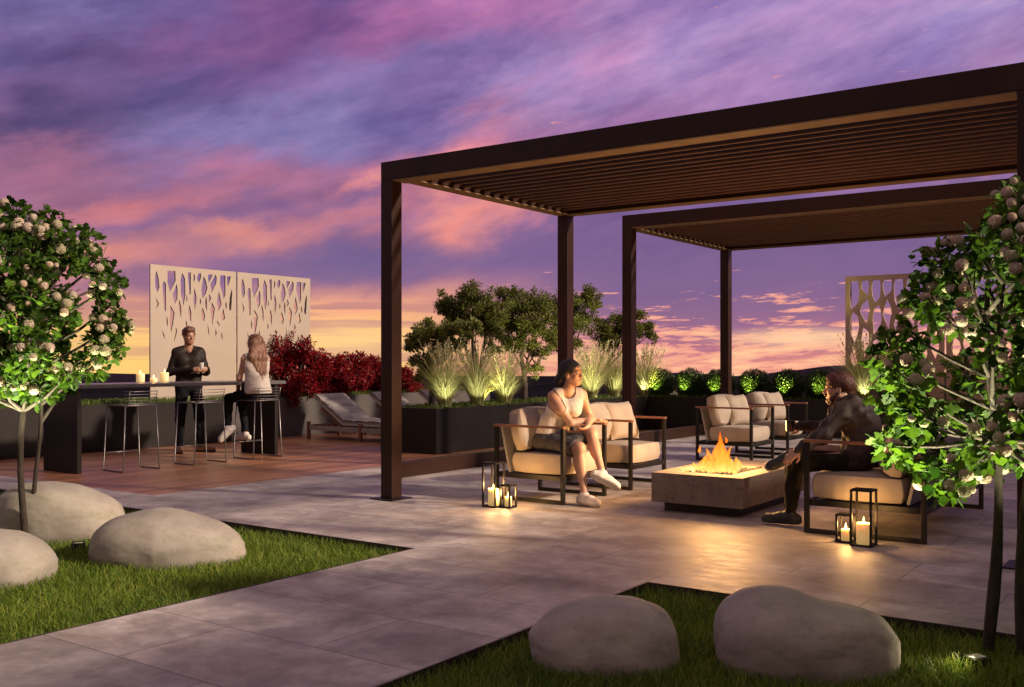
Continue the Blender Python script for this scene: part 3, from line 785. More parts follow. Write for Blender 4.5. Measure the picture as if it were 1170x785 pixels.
for k, (y, lab) in enumerate(((12.05, 'pale quilted sun lounger with raised back nearest the bar, in full view'), (13.40, 'pale quilted sun lounger half hidden behind the near pergola post'), (14.75, 'pale quilted sun lounger farthest back, only its headrest showing past the post'))):
    o = lg if k == 0 else copy_tree(lg); o.location = (-12.58, y, 0); o['label'] = lab

# ------------------------------------------------------------------ lounge seating
def cushion(mb, sx, sy, sz, M4, puff=.25, seed=0, n=16, rnd=.35, crease=0.004, pax=2):
    """soft box: half sizes sx, sy, sz; puffed faces, pinched edges"""
    vs = []; fs = []; idx = {}
    def vert(p):
        k = tuple(round(c, 5) for c in p)
        if k in idx: return idx[k]
        x, y, z = p
        # spherify edges a little
        q = Vector((x*math.sqrt(max(0,1-rnd*(y*y+z*z)/2+rnd*rnd*y*y*z*z/3)), y*math.sqrt(max(0,1-rnd*(x*x+z*z)/2+rnd*rnd*x*x*z*z/3)), z*math.sqrt(max(0,1-rnd*(y*y+x*x)/2+rnd*rnd*y*y*x*x/3))))
        bx = (1-y*y)*(1-z*z); by = (1-x*x)*(1-z*z); bz = (1-x*x)*(1-y*y)
        g_ = [.05, .05, .05]; g_[pax] = 1
        v = Vector((q.x*sx*(1+g_[0]*puff*bx), q.y*sy*(1+g_[1]*puff*by), q.z*sz*(1+g_[2]*puff*bz)))
        nn = mnoise.noise(Vector((v.x*9+seed*7.1, v.y*9, v.z*9)))*crease*1.5 + mnoise.noise(Vector((v.x*24+seed*3, v.y*24, v.z*24)))*crease*.6
        v += v.normalized()*nn
        idx[k] = len(vs); vs.append(M4 @ v); return idx[k]
    L = [math.sin((i/n-.5)*math.pi*.92)/math.sin(.5*math.pi*.92) for i in range(n+1)]
    for ax in range(3):
        for s_ in (-1, 1):
            for i in range(n):
                for j in range(n):
                    def P(a, b_):
                        p = [0,0,0]; p[ax] = s_; p[(ax+1)%3] = L[a]; p[(ax+2)%3] = L[b_]; return tuple(p)
                    f = [vert(P(i,j)), vert(P(i+1,j)), vert(P(i+1,j+1)), vert(P(i,j+1))]
                    fs.append(tuple(f if s_ > 0 else f[::-1]))
    mb.add(vs, fs, True)
def throw_pillow(S, T, seed=0, n=20):
    """square pillow with pinched corners, in the local y-z plane, thickness along x"""
    mb = MB(); vs = []; fs = []
    for s_ in (1, -1):
        for i in range(n+1):
            for j in range(n+1):
                u = 2*i/n-1; v = 2*j/n-1
                k = (1-.07*(1-u**2)*abs(v)**3); k2 = (1-.07*(1-v**2)*abs(u)**3)
                h = T*((1-u**4)*(1-v**4))**.55*.5
                y, z = u*S/2*k2, v*S/2*k
                h += (mnoise.noise(Vector((y*11+seed*5, z*11, s_)))*.011 + mnoise.noise(Vector((y*30+seed, z*30, s_*2)))*.004)*((1-u*u)*(1-v*v))**.3
                vs.append((s_*max(h, 0), y, z))
    m = (n+1)**2
    for s_ in (0, 1):
        for i in range(n):
            for j in range(n):
                a = s_*m+i*(n+1)+j; f = (a, a+n+1, a+n+2, a+1); fs.append(f if s_ == 0 else f[::-1])
    mb.add(vs, fs, True); return mb
def make_seat(name, label, cat, W, D, ncush, group=None):
    """faces +x; arms along x at y = +-W/2"""
    t = thing(name, label, cat, (0,0,0), 0, group)
    hx, hy, s = D/2, W/2, .036
    for sy in (-1, 1):
        mb = MB(); y = sy*(hy-s/2)
        mb.box(-hx, -hx+s, y-s/2, y+s/2, .002, .684); mb.box(hx-s, hx, y-s/2, y+s/2, .002, .684)
        mb.box(-hx+s, hx-s, y-s/2+.001, y+s/2-.001, .003, .034)
        mb.build('side_frame', M['black'], t, bevel=.003)
        MB().box(-hx-.004, hx+.004, y-.026, y+.026, .686, .708).build('armrest', M['armwood'], t, bevel=.004)
    mb = MB()
    mb.box(hx-s+.001, hx-.001, -hy+s, hy-s, .205, .253); mb.box(-hx+.001, -hx+s-.001, -hy+s, hy-s, .205, .253)
    mb.box(-hx+s, hx-s, -hy+s+.0, -hy+s+.03, .206, .252); mb.box(-hx+s, hx-s, hy-s-.03, hy-s, .206, .252)
    mb.box(-hx+s, hx-s, -hy+s+.03, hy-s-.03, .228, .244)
    mb.build('seat_frame', M['black'], t, bevel=.003)
    inner = W-2*s-.012; cw = inner/ncush
    for k in range(ncush):
        yc = -inner/2+cw*(k+.5)
        # slanted pale back panel
        MB().obox((-hx+.145, yc, .256), (-hx+.045, yc, .70), cw-.10 if ncush > 1 else cw-.02, .024, up=(1,0,.2)).build('back_panel', M['fabric_grey'], t, bevel=.003)
        mb = MB(); cushion(mb, (D-.17)/2, cw/2-.004, .098, Matrix.Translation((hx-.02-(D-.17)/2, yc, .352)), .10, seed=k+W, rnd=.22)
        mb.build('seat_cushion', M['fabric'], t)
        mb = MB(); cushion(mb, .075, cw/2-.012, .205, Matrix.Translation((-hx+.215, yc, .652)) @ Matrix.Rotation(R(-14), 4, 'Y'), .75, seed=k*3+W, rnd=.24, crease=.008, pax=0)
        mb.build('back_cushion', M['fabric'], t)
    return t
ac = make_seat('armchair', '', 'armchair', .78, .78, 1, 'black framed armchairs with pale cushions')
AX = -5.22
CH = [((AX, 7.99), 'pale cushioned armchair with black frame that the seated woman uses'), ((AX, 9.26), 'pale cushioned armchair with black frame just behind the seated woman, empty'), ((AX-.02, 12.49), 'pale cushioned armchair behind the flames, nearer of the rear two'), ((AX-.02, 13.80), 'pale cushioned armchair farthest back, in front of the boxwood row')]
for k, ((x, y), lab) in enumerate(CH):
    o = ac if k == 0 else copy_tree(ac); o.location = (x, y, 0); o['label'] = lab
sofa = make_seat('sofa', 'long pale cushioned sofa with black frame that the bearded man sits on', 'sofa', 2.12, .88, 3)
sofa.location = (-2.135, 8.51, 0); sofa.rotation_euler = (0, 0, math.pi)
pil = None
for k, (x, y, z, rz, tilt, lab) in enumerate((
    (AX-.08, 8.13, .665, 8, -20, 'square pale throw pillow behind the seated woman'),
    (AX-.05, 9.43, .665, -14, -22, 'square pale throw pillow on the empty armchair behind the seated woman'),
    (AX-.05, 12.64, .655, -18, -22, 'square pale throw pillow on the rear armchair behind the flames'),
    (AX-.05, 13.96, .655, -18, -22, 'square pale throw pillow on the farthest armchair by the boxwoods'),
    (-1.98, 7.76, .655, 180+22, -18, 'square pale throw pillow behind the bearded man, against the near sofa arm'))):
    if pil is None:
        pil = throw_pillow(.43, .17, 3).build('throw_pillow', M['fabric'])
    o = pil if k == 0 else pil.copy()
    if k: link(o)
    o.rotation_mode = 'QUATERNION'
    o.rotation_quaternion = (Matrix.Rotation(R(rz), 3, 'Z') @ Matrix.Rotation(R(tilt), 3, 'Y')).to_quaternion()
    o.location = (x, y, z); tag(o, lab, 'throw pillow', 'throw pillows')

# ------------------------------------------------------------------ fire pit
FX, FY = -3.62, 8.535
fp = thing('fire_pit', 'low square-edged concrete fire pit with flames burning in its top', 'fire pit', (FX, FY, 0))
MB().box(-.34, .34, -.66, .66, .001, .082).build('plinth', M['black'], fp)
mb = MB(); a, b_, z0, z1 = .42, .755, .08, .335; bx0, bx1, by0, by1 = -.235, .235, -.56, .20
vs = [(-a,-b_,z0),(a,-b_,z0),(a,b_,z0),(-a,b_,z0),(-a,-b_,z1),(a,-b_,z1),(a,b_,z1),(-a,b_,z1),
      (bx0,by0,z1),(bx1,by0,z1),(bx1,by1,z1),(bx0,by1,z1),(bx0,by0,z1-.05),(bx1,by0,z1-.05),(bx1,by1,z1-.05),(bx0,by1,z1-.05)]
mb.add(vs, [(0,3,2,1),(0,1,5,4),(1,2,6,5),(2,3,7,6),(3,0,4,7),(4,5,9,8),(5,6,10,9),(6,7,11,10),(7,4,8,11),(8,9,13,12),(9,10,14,13),(10,11,15,14),(11,8,12,15),(12,13,14,15)])
mb.build('body', M['concrete'], fp, bevel=.006)
mb = MB(); rr = random.Random(2)
for k in range(150):
    x, y = rr.uniform(bx0+.02, bx1-.02), rr.uniform(by0+.02, by1-.02); s_ = rr.uniform(.012,.026)
    bm = bmesh.new(); bmesh.ops.create_icosphere(bm, subdivisions=1, radius=s_)
    vs = [(v.co.x*rr.uniform(.8,1.2)+x, v.co.y*rr.uniform(.8,1.2)+y, v.co.z*rr.uniform(.6,1.0)+z1-.012) for v in bm.verts]
    bm.verts.index_update(); fs = [tuple(v.index for v in f.verts) for f in bm.faces]; bm.free(); mb.add(vs, fs)
mb.build('lava_stones', simple('black lava stone', (.012,.011,.011), (.03,.027,.025), rough=.8, scale=30), fp)
# flames: twisting tongues, thin at the rim
m, nt, b = new_mat('gas flame')
for n_ in list(nt.nodes):
    if n_.type == 'BSDF_PRINCIPLED': nt.nodes.remove(n_)
tcn = nt.nodes.new('ShaderNodeTexCoord'); sp_ = nt.nodes.new('ShaderNodeSeparateXYZ'); nt.links.new(tcn.outputs['Object'], sp_.inputs[0])
fh = nt.nodes.new('ShaderNodeMapRange'); nt.links.new(sp_.outputs[2], fh.inputs[0]); fh.inputs[1].default_value = .33; fh.inputs[2].default_value = .66
nzf = noise_n(nt, 26, 4, .6, mapscale=(1,1,.5)); hh = math_n(nt, 'MULTIPLY_ADD', nzf, .5, math_n(nt, 'SUBTRACT', fh.outputs[0], .25))
fc = ramp(nt, [(0, (1.0,.52,.12)), (.25, (1.0,.31,.035)), (.75, (1.0,.20,.014)), (1, (.95,.10,.006))], hh)
lw_ = nt.nodes.new('ShaderNodeLayerWeight'); lw_.inputs[0].default_value = .35
em = nt.nodes.new('ShaderNodeEmission'); nt.links.new(fc.outputs[0], em.inputs[0]); pass
tr = nt.nodes.new('ShaderNodeBsdfTransparent'); mx = nt.nodes.new('ShaderNodeMixShader')
al = math_n(nt, 'SUBTRACT', 1.0, lw_.outputs['Facing']); al = math_n(nt, 'POWER', al, 2.0); nt.links.new(math_n(nt, 'MULTIPLY_ADD', al, 1.3, .9), em.inputs[1])
nz2 = nt.nodes.new('ShaderNodeMapRange'); nt.links.new(noise_n(nt, 34, 3, .6, mapscale=(1,1,.45)), nz2.inputs[0]); nz2.inputs[1].default_value = .36; nz2.inputs[2].default_value = .55; nz2.inputs[3].default_value = .25; nz2.inputs[4].default_value = .95
al = math_n(nt, 'MULTIPLY', al, nz2.outputs[0], clamp=True)
nt.links.new(al, mx.inputs[0]); nt.links.new(tr.outputs[0], mx.inputs[1]); nt.links.new(em.outputs[0], mx.inputs[2])
nt.links.new(mx.outputs[0], nt.nodes['Material Output'].inputs['Surface']); M['flame'] = m
mb = MB(); rr = random.Random(12)
def tongue(x, y, r0, h, sway, ph, z0=.335, flat=.6):
    n, m_ = 14, 14; vs = []; fs = []
    for i in range(n+1):
        t_ = i/n; r_ = r0*(math.sin(math.pi*min(1,(t_*.82+.18)))**.9)*(1-t_)**.35 + .002
        cx = x + sway*(math.sin(t_*4.2+ph)*t_*.6 + t_*t_*.5); cy = y + sway*.6*math.cos(t_*3.7+ph*1.7)*t_
        for k in range(m_):
            a_ = 2*math.pi*k/m_ + t_*1.2
            q = 1 + .35*mnoise.noise(Vector((math.cos(a_)*1.3+ph*9, math.sin(a_)*1.3, t_*3.5)))
            vs.append((cx+math.cos(a_)*r_*q, cy+math.sin(a_)*r_*q*flat, z0-.01+h*t_))
    for i in range(n):
        for k in range(m_):
            k2 = (k+1) % m_; fs.append((i*m_+k, i*m_+k2, (i+1)*m_+k2, (i+1)*m_+k))
    mb.add(vs, fs, True)
for (x, y, r0, h, sw, ph) in ((.06,-.36,.060,.36,.05,.3), (.02,-.34,.07,.27,.06,1.1), (-.05,-.36,.06,.21,-.05,2.0), (.10,-.33,.05,.24,.06,2.9), (-.11,-.37,.055,.13,-.06,.7), (.15,-.35,.05,.12,.05,4.0), (-.17,-.36,.04,.08,-.04,5.1), (.05,-.24,.06,.20,.05,3.3), (-.04,-.16,.055,.15,.04,1.9), (.09,-.08,.05,.12,.04,.2), (-.02,0.02,.05,.10,-.03,.9), (.2,-.4,.035,.07,.03,1.6), (0,-.45,.06,.10,.03,2.2)):
    tongue(x, y, r0, h, sw, ph)
tongue(-.145,-.36,.016,.06,-.02,1.2,z0=.50); tongue(-.10,-.34,.012,.05,.02,2.2,z0=.43); tongue(.105,-.36,.013,.05,.02,.2,z0=.60)
fl_ = mb.build('flame', M['flame'], fp); fl_.visible_shadow = True
point_light('fire_light', (0.02,-.28,.60), 165, (1.0,.50,.16), .22, fp)
point_light('fire_light', (0.0,-.05,.48), 25, (1.0,.46,.12), .10, fp)

# ------------------------------------------------------------------ lanterns
def make_lantern(name, s, h, loc, label):
    t = thing(name, label, 'lantern', loc, 0, 'black open lanterns'); b_ = .015; a = s/2
    mb = MB()
    for sx in (-1, 1):
        for sy in (-1, 1): mb.box(sx*a-(b_ if sx > 0 else 0), sx*a+(b_ if sx < 0 else 0), sy*a-(b_ if sy > 0 else 0), sy*a+(b_ if sy < 0 else 0), .014, h-.014)
    for z in (.001, h-.0135):
        mb.box(-a, a, -a, -a+b_, z, z+.0125); mb.box(-a, a, a-b_, a, z, z+.0125)
        mb.box(-a, -a+b_, -a+b_, a-b_, z, z+.0125); mb.box(a-b_, a, -a+b_, a-b_, z, z+.0125)
    mb.build('frame', M['black'], t, bevel=.001)
    MB().box(-a+b_, a-b_, -a+b_, a-b_, .002, .008).build('base', M['black'], t)
    mb = MB(); n = 3
    for k in range(n):
        y = -a+b_+(s-2*b_)*(k+.5)/n; mb.box(-a+b_, a-b_, y-.008, y+.008, h-.012, h-.003)
    mb.build('lid', M['black'], t)
    return t
def lantern_pair(tx, ty, sx_, sy_, where, e=1.0):
    make_lantern('lantern', .15, .40, (tx, ty, 0), 'tall black open lantern with a pillar candle ' + where)
    candle((tx, ty, .009), .05, .15, 'thick ivory candle inside the tall lantern ' + where, 'lantern candles', 8*e)
    make_lantern('lantern', .115, .205, (sx_, sy_, 0), 'small black open lantern with a low candle ' + where)
    candle((sx_, sy_, .009), .032, .085, 'small ivory candle inside the small lantern ' + where, 'lantern candles', 8*e)
lantern_pair(-5.305, 7.18, -5.165, 7.21, "at the foot of the woman's armchair", 1.5)
lantern_pair(-2.05, 7.175, -2.195, 7.24, 'at the near end of the sofa')
# ------------------------------------------------------------------ boulders
def boulder(label, r, w_, hx, hy, top, yaw, shape, seed, sink=.10):
    """r, w_: bearing offsets of the centre; hx along the view's right, hy in depth"""
    c = RT*r + FW*w_
    bm = bmesh.new(); bmesh.ops.create_icosphere(bm, subdivisions=6, radius=1)
    z0 = -.085; hz = (top - z0 + sink)/2
    for v in bm.verts:
        p = v.co.normalized()
        x, y, z = p
        # super-ellipsoid body, then the requested asymmetry
        e = 2.5; k = (abs(x)**e + abs(y)**e + abs(z)**e)**(-1/e); x, y, z = x*k, y*k, z*k
        zt = z
        for (kind, amt) in shape:
            if kind == 'tail_r': zt = zt if zt < 0 else zt*(1-amt*max(0, x+.25)**1.4)
            if kind == 'tail_l': zt = zt if zt < 0 else zt*(1-amt*max(0, -x+.25)**1.4)
            if kind == 'saddle': zt = zt if zt < 0 else zt*(1-amt*math.exp(-((x-.25-.25*y)/.38)**2))
            if kind == 'narrow_l': y = y*(1-amt*max(0, -x))
            if kind == 'narrow_r': y = y*(1-amt*max(0, x))
        n_ = mnoise.noise(p*1.1+Vector((seed*3.3,0,0)))*.09 + mnoise.noise(p*2.6+Vector((seed,5,0)))*.035 + mnoise.noise(p*9+Vector((seed,9,0)))*.006
        f = 1+n_
        v.co = Vector((x*hx*f, y*hy*f, zt*hz*f))
    me = bpy.data.meshes.new('boulder'); bm.to_mesh(me); bm.free()
    for p in me.polygons: p.use_smooth = True
    me.materials.append(M['boulder'])
    o = bpy.data.objects.new('boulder', me); link(o)
    o.location = (c.x, c.y, z0 - sink + hz); o.rotation_euler = (0, 0, TH + yaw)
    tag(o, label, 'boulder', 'smooth boulders in the lawns')
    BOULDERS.append((c.x, c.y, min(hx, hy*1.3)*.93, min(hx, hy*1.3)*.93))
boulder('pale whole boulder tapering to the right, near the paved edge of the left lawn', -2.33, 6.80, .51, .35, .29, 0, [('tail_r', .42), ('narrow_r', .3)], 1)
boulder('pale smooth boulder behind the flowering tree trunk in the left lawn', -3.50, 7.70, .48, .35, .385, .1, [('tail_r', .35)], 2)
boulder('pale boulder cut off by the left picture edge in front of the tree trunk', -3.17, 6.12, .32, .28, .275, 0, [('tail_r', .2)], 3)
boulder('grey egg-shaped boulder in the near shaded lawn, left of the pair', .412, 4.50, .335, .27, .235, 0, [('tail_l', .25), ('narrow_l', .2)], 4)
boulder('large grey boulder with a saddle-shaped top in the near shaded lawn, right of the pair', 1.30, 4.46, .405, .31, .285, 0, [('tail_r', .22), ('saddle', .16)], 5)

# ------------------------------------------------------------------ lawns
o = blades('grass', 135000, lawn_sampler(-12.5, -4.58, .8, 5.22, 3.2), .055, .105, .0055, 'sunlit green turf around the three pale boulders')
o = blades('grass', 125000, lawn_sampler(-2.73, .9, 1.8, 5.22, 3.4), .055, .115, .0045, 'dark shaded turf around the two grey boulders in front')

# ------------------------------------------------------------------ foliage engine
LEAF_OVAL = (np.array([(0,0,0),(.3,.22,.03),(.68,.24,.02),(1,0,-.06),(.68,-.24,.02),(.3,-.22,.03),(.5,0,-.03)]), [(0,6,1,1),(1,6,2,2),(2,6,3,3),(3,6,4,4),(4,6,5,5),(5,6,0,0)])
LEAF_LOBED = (np.array([(0,0,0),(.18,.36,.03),(.42,.50,.0),(.50,.26,.02),(.74,.34,.0),(1.0,0,-.08),(.74,-.34,0),(.50,-.26,.02),(.42,-.50,0),(.18,-.36,.03),(.45,0,-.04)]),
              [(0,10,1,1),(1,10,2,2),(2,10,3,3),(3,10,4,4),(4,10,5,5),(5,10,6,6),(6,10,7,7),(7,10,8,8),(8,10,9,9),(9,10,0,0)])
LEAF_DIAMOND = (np.array([(0,0,0),(.5,.24,.05),(1,0,-.03),(.5,-.24,.05)]), [(0,1,2,3)])
def leaves(P, D, size, tmpl, jitter=.5, droop=.2):
    """P positions, D preferred growth directions"""
    T, F = tmpl; n = len(P)
    D = D + rng.normal(0, .55, D.shape); D[:,2] -= droop
    D /= np.linalg.norm(D, axis=1)[:,None] + 1e-9
    U = np.tile([0,0,1.0], (n,1)) + rng.normal(0, .55, (n,3))
    B = np.cross(U, D); B /= np.linalg.norm(B, axis=1)[:,None] + 1e-9
    C = np.cross(D, B); s = size*(1+rng.uniform(-jitter, jitter, n))
    V = P[:,None,:] + s[:,None,None]*(T[None,:,0:1]*D[:,None,:] + T[None,:,1:2]*B[:,None,:] + T[None,:,2:3]*C[:,None,:])
    k = len(T); Fa = np.asarray(F)
    Fs = (np.arange(n)[:,None,None]*k + Fa[None]).reshape(-1, Fa.shape[1])
    return V.reshape(-1,3), Fs
def leaf_obj(name, P, D, size, tmpl, mat, parent, **kw):
    V, F = leaves(P, D, size, tmpl, **kw)
    if tmpl is not LEAF_DIAMOND: F = F[:, :3]
    return np_obj(name, V, F, mat, parent)
def in_ball(n, c, r, inner=.35, flat=1.0, bias=.5):
    d = rng.normal(size=(n,3)); d /= np.linalg.norm(d, axis=1)[:,None]
    rad = (inner + (1-inner)*rng.uniform(0,1,n)**bias)
    p = np.asarray(c) + d*rad[:,None]*np.asarray([r, r, r*flat])
    return p, d

# snowball flower: one mesh shared by every head
def make_flower_mesh(r_=.034):
    n = 90; V = []; F = []
    rr = random.Random(4)
    for i in range(n):
        z = 1-2*(i+.5)/n; ph = i*2.399963; q = math.sqrt(1-z*z); d = Vector((q*math.cos(ph), q*math.sin(ph), z))
        a = d.cross(Vector((0,0,1))); a = a.normalized() if a.length > .01 else Vector((1,0,0)); b_ = d.cross(a)
        t0 = rr.uniform(0, 6.28); rad = r_*rr.uniform(.9,1.06)
        for k in range(4):
            t_ = t0+k*math.pi/2; u = a*math.cos(t_)+b_*math.sin(t_); w_ = a*-math.sin(t_)+b_*math.cos(t_)
            c0 = d*rad*.95; s_ = r_*.23
            i0 = len(V); V += [c0, c0+u*s_*.6+w_*s_*.5+d*s_*.25, c0+u*s_*1.25+d*s_*.05, c0+u*s_*.6-w_*s_*.5+d*s_*.25]; F.append((i0,i0+1,i0+2,i0+3))
    bm = bmesh.new(); bmesh.ops.create_icosphere(bm, subdivisions=2, radius=r_*.86); bm.verts.index_update()
    i0 = len(V); V += [v.co.copy() for v in bm.verts]; F += [tuple(v.index+i0 for v in f.verts) for f in bm.faces]; bm.free()
    me = bpy.data.meshes.new('flower'); me.from_pydata([tuple(v) for v in V], [], F); me.materials.append(M['flower']); return me
FLOWER = make_flower_mesh()

def viburnum(label, r, w_, stems, clumps, nleaf, nflower, seed, lsize, fscale, stem_r):
    global rng
    rng = np.random.default_rng(seed); rr = random.Random(seed)
    c = RT*r + FW*w_
    t = thing('flowering_tree', label, 'tree', (c.x, c.y, -.085), TH)   # local x = view right, y = away
    tb = MB(); bb = MB(); tops = []
    for (sx, sy, tx, ty, tz, rad) in stems:
        pts = []; n = 12
        for i in range(n+1):
            q = i/n
            pts.append((sx+(tx-sx)*q+.018*math.sin(q*7+sx*40), sy+(ty-sy)*q+.018*math.cos(q*6+sx*30), tz*q))
        tb.tube(pts, [rad*(1.25-.1*min(1, i))*(1-.55*i/n) for i in range(n+1)], 10); tops.append(pts)
    P = []; D = []; tot = sum(cr**2*wt for *_, cr, wt in clumps)
    for (cx, cy, cz, cr, wt) in clumps:
        n = int(nleaf*cr**2*wt/tot); p, d = in_ball(n, (cx, cy, cz), cr, .3, .9, .6); P.append(p); D.append(d)
        # limbs from the nearest stem up into the clump
        st = min(tops, key=lambda s_: min((Vector(q)-Vector((cx,cy,cz))).length for q in s_))
        k = min(range(7, len(st)), key=lambda i: (Vector(st[i])-Vector((cx,cy,cz-.25))).length)
        a = Vector(st[k]); e = Vector((cx, cy, cz)); mid = (a+e)/2 + Vector((rr.uniform(-.03,.03), rr.uniform(-.03,.03), -.02))
        bb.tube([a, mid, e], [stem_r*.42, stem_r*.3, stem_r*.16], 6)
        for _ in range(5):
            f = e + Vector((rr.uniform(-1,1), rr.uniform(-1,1), rr.uniform(-.5,.9)))*cr*.85
            bb.tube([mid*.4+e*.6, (e+f)/2+Vector((0,0,.02)), f], [stem_r*.17, stem_r*.11, .0016], 5)
    tb.build('trunk', M['bark'], t); bb.build('branches', M['bark_dark'], t)
    P = np.concatenate(P); D = np.concatenate(D)
    k = 0; pos = []; CSX = -r/w_*1.0
    while k < nflower:
        cx, cy, cz, cr, wt = rr.choices(clumps, [q[3]**2*q[4] for q in clumps])[0]
        d = Vector((rr.gauss(0,1), rr.gauss(0,1)-1.0, rr.gauss(0,.9)+.1)).normalized()
        p = Vector((cx, cy, cz)) + d*cr*rr.uniform(.92,1.12)
        if cy > .15 or (p.x < -.13 if seed == 31 else p.x > -.03): continue
        if any((p-Vector((q[0],q[1],q[2]))).length < q[3]*.6 for q in clumps): continue
        if any((p-q).length < .066*fscale for q in pos): continue
        f = bpy.data.objects.new('flower', FLOWER); link(f); f.parent = t; f.location = p
        f.rotation_euler = (rr.uniform(0,6), rr.uniform(0,6), rr.uniform(0,6)); s_ = fscale*rr.choice((.62,.8,.9,1.0,1.08,1.16))*rr.uniform(.93,1.07); f.scale = (s_,s_,s_)
        pos.append(p); k += 1
        # the heads sit clear of the leaves in front of them
        q = P-np.asarray(p); al_ = q@np.asarray(d); lat = np.linalg.norm(q-al_[:,None]*np.asarray(d), axis=1)
        cy_ = (q[:,1] < 0) & (q[:,1] > -.30) & (np.hypot(q[:,0]+q[:,1]*CSX, q[:,2]) < .031*fscale) & (k % 10 < 9)
        ok = ~(cy_ | (np.linalg.norm(q, axis=1) < .03*fscale) | ((al_ > 0) & (al_ < .14) & (lat < .034*fscale))); P, D = P[ok], D[ok]
    leaf_obj('crown', P, D, lsize, LEAF_LOBED, M['leaf_vib'], t, droop=.25)
    # the flower heads on the far side, as one mass
    FV = np.array([v.co[:] for v in FLOWER.vertices]); mbf = MB(); ff = [tuple(p_.vertices) for p_ in FLOWER.polygons]
    for _ in range(70):
        cx, cy, cz, cr, wt = rr.choices(clumps, [q[3]**2*q[4] for q in clumps])[0]
        if cy < .0: continue
        d = Vector((rr.gauss(0,1), rr.gauss(0,1)+.8, rr.gauss(0,.9)+.1)).normalized(); p = Vector((cx, cy, cz)) + d*cr*1.05
        mbf.add([tuple(np.asarray(p)+v*fscale) for v in FV], ff)
    tag(mbf.build('flowers', M['flower'], t), kind='stuff')
    return t
def clump_shell(cx, cy, cz, rx, rz, n, cr, seed, prof):
    rr = random.Random(seed); out = []
    for i in range(n):
        z = -1+2*(i+.5)/n; a = i*2.39996+rr.uniform(-.3,.3); q = prof(z)*rr.uniform(.75,1.05)
        k = rr.uniform(.78,1.15)
        out.append((cx+math.cos(a)*q*rx, cy+math.sin(a)*q*rx*.9, cz+z*rz, cr*k, rr.uniform(.7,1.2)))
    for i in range(n//3):
        z = rr.uniform(-.8,.8); a = rr.uniform(0,6.28); q = prof(z)*rr.uniform(.1,.45)
        out.append((cx+math.cos(a)*q*rx, cy+math.sin(a)*q*rx*.9, cz+z*rz, cr*.9, .6))
    return out
egg = lambda z: max(.12, (1-abs(z)**2.6)**.5*(1-.12*z))
pear = lambda z: max(.12, (1-max(0, z)**2.0)**.5*(.92-.30*z)) if z > -.7 else .95
# left tree
viburnum('snowball flowering tree with twin stems among the pale boulders of the left lawn', -3.64, 7.32,
         [(.045,0,.05,.02,1.75,.023), (.085,.12,.11,.1,1.6,.017)],
         clump_shell(.0,0,1.80,.68,.64,58,.12,21,egg), 8600, 100, 31, .049, .95, .04)
# right tree, close to the camera
viburnum('snowball flowering tree with several slim stems nearest the camera, beside the sofa', 2.40, 4.56,
         [(-.195,.0,-.20,.0,1.75,.022), (-.165,.09,-.10,.10,1.75,.014), (-.075,-.02,.0,0,1.8,.022), (.10,.10,.2,.12,1.6,.02)],
         clump_shell(.03,0,1.46,.70,.69,66,.104,22,pear), 6600, 100, 32, .048, .82, .03)
rng = np.random.default_rng(77)

# ------------------------------------------------------------------ trees, shrubs and grasses on the planters
def small_tree(label, x, y, z0, clumps, n, mat, trunks, group='small trees in the dark planter', lsize=.042, barkm='bark_dark', name='tree'):
    t = thing(name, label, 'tree', (x, y, z0), TH, group)
    rr = random.Random(int(x*100+y*1000)); tb = MB(); P = []; D = []
    tot = sum(c[3]**2 for c in clumps)
    ends = []
    for (tx, ty, tz, rad) in trunks:
        pts = [(tx*q+.03*math.sin(q*6+tx*9), ty*q+.03*math.cos(q*5), tz*q) for q in [i/8 for i in range(9)]]
        tb.tube(pts, [rad*(1-.6*i/8) for i in range(9)], 8); ends.append(pts)
    for (cx, cy, cz, cr) in clumps:
        cr = cr*1.12; m_ = int(1.45*n*cr**2/tot/1.25); sub = max(7, int(cr*70))
        st = min(ends, key=lambda s_: (Vector(s_[-1])-Vector((cx,cy,cz))).length); a = Vector(st[rr.randint(4,8)])
        tb.tube([a, (a+Vector((cx,cy,cz)))/2+Vector((rr.uniform(-.05,.05),0,-.03)), (cx,cy,cz)], [.016,.011,.005], 6)
        for k in range(sub):
            d = Vector((rr.gauss(0,1), rr.gauss(0,1), rr.gauss(0,.8))).normalized()*cr*rr.uniform(.25,1.08)
            s_c = (cx+d.x, cy+d.y*1.3, cz+d.z*.85); s_r = cr*rr.uniform(.26,.48)
            p, dd = in_ball(m_//sub, s_c, s_r, .05, .8, .8); P.append(p); D.append(dd)
            tb.tube([(cx,cy,cz), s_c], [.005,.0018], 4)
    tb.build('trunk', M[barkm], t)
    leaf_obj('crown', np.concatenate(P), np.concatenate(D), lsize, LEAF_DIAMOND, M[mat], t, droop=.05)
    return t
PZ = .6
def at_px(px, X):
    """point on the line x = X seen at this bearing"""
    k = (px-585)/1137.5; w_ = X/(math.cos(TH)*k - math.sin(TH)); return X, math.sin(TH)*k*w_ + math.cos(TH)*w_, w_
def tree_px(label, px, X, blobs, n, mat, trunks, **kw):
    """blobs: bearings/heights/sizes measured around the tree, turned into metres at its own distance"""
    x, y, w_ = at_px(px, X); cl = []
    for (bx, by, br, dep) in blobs:
        cl.append(((bx-px)/1137.5*w_, dep, CAMZ+(413-by)/1137.5*w_-PZ, br/1137.5*w_))
    tr = [((tx-px)/1137.5*w_, 0, CAMZ+(413-ty)/1137.5*w_-PZ, rad) for (tx, ty, rad) in trunks]
    return small_tree(label, x, y, PZ, cl, n, mat, tr, **kw)
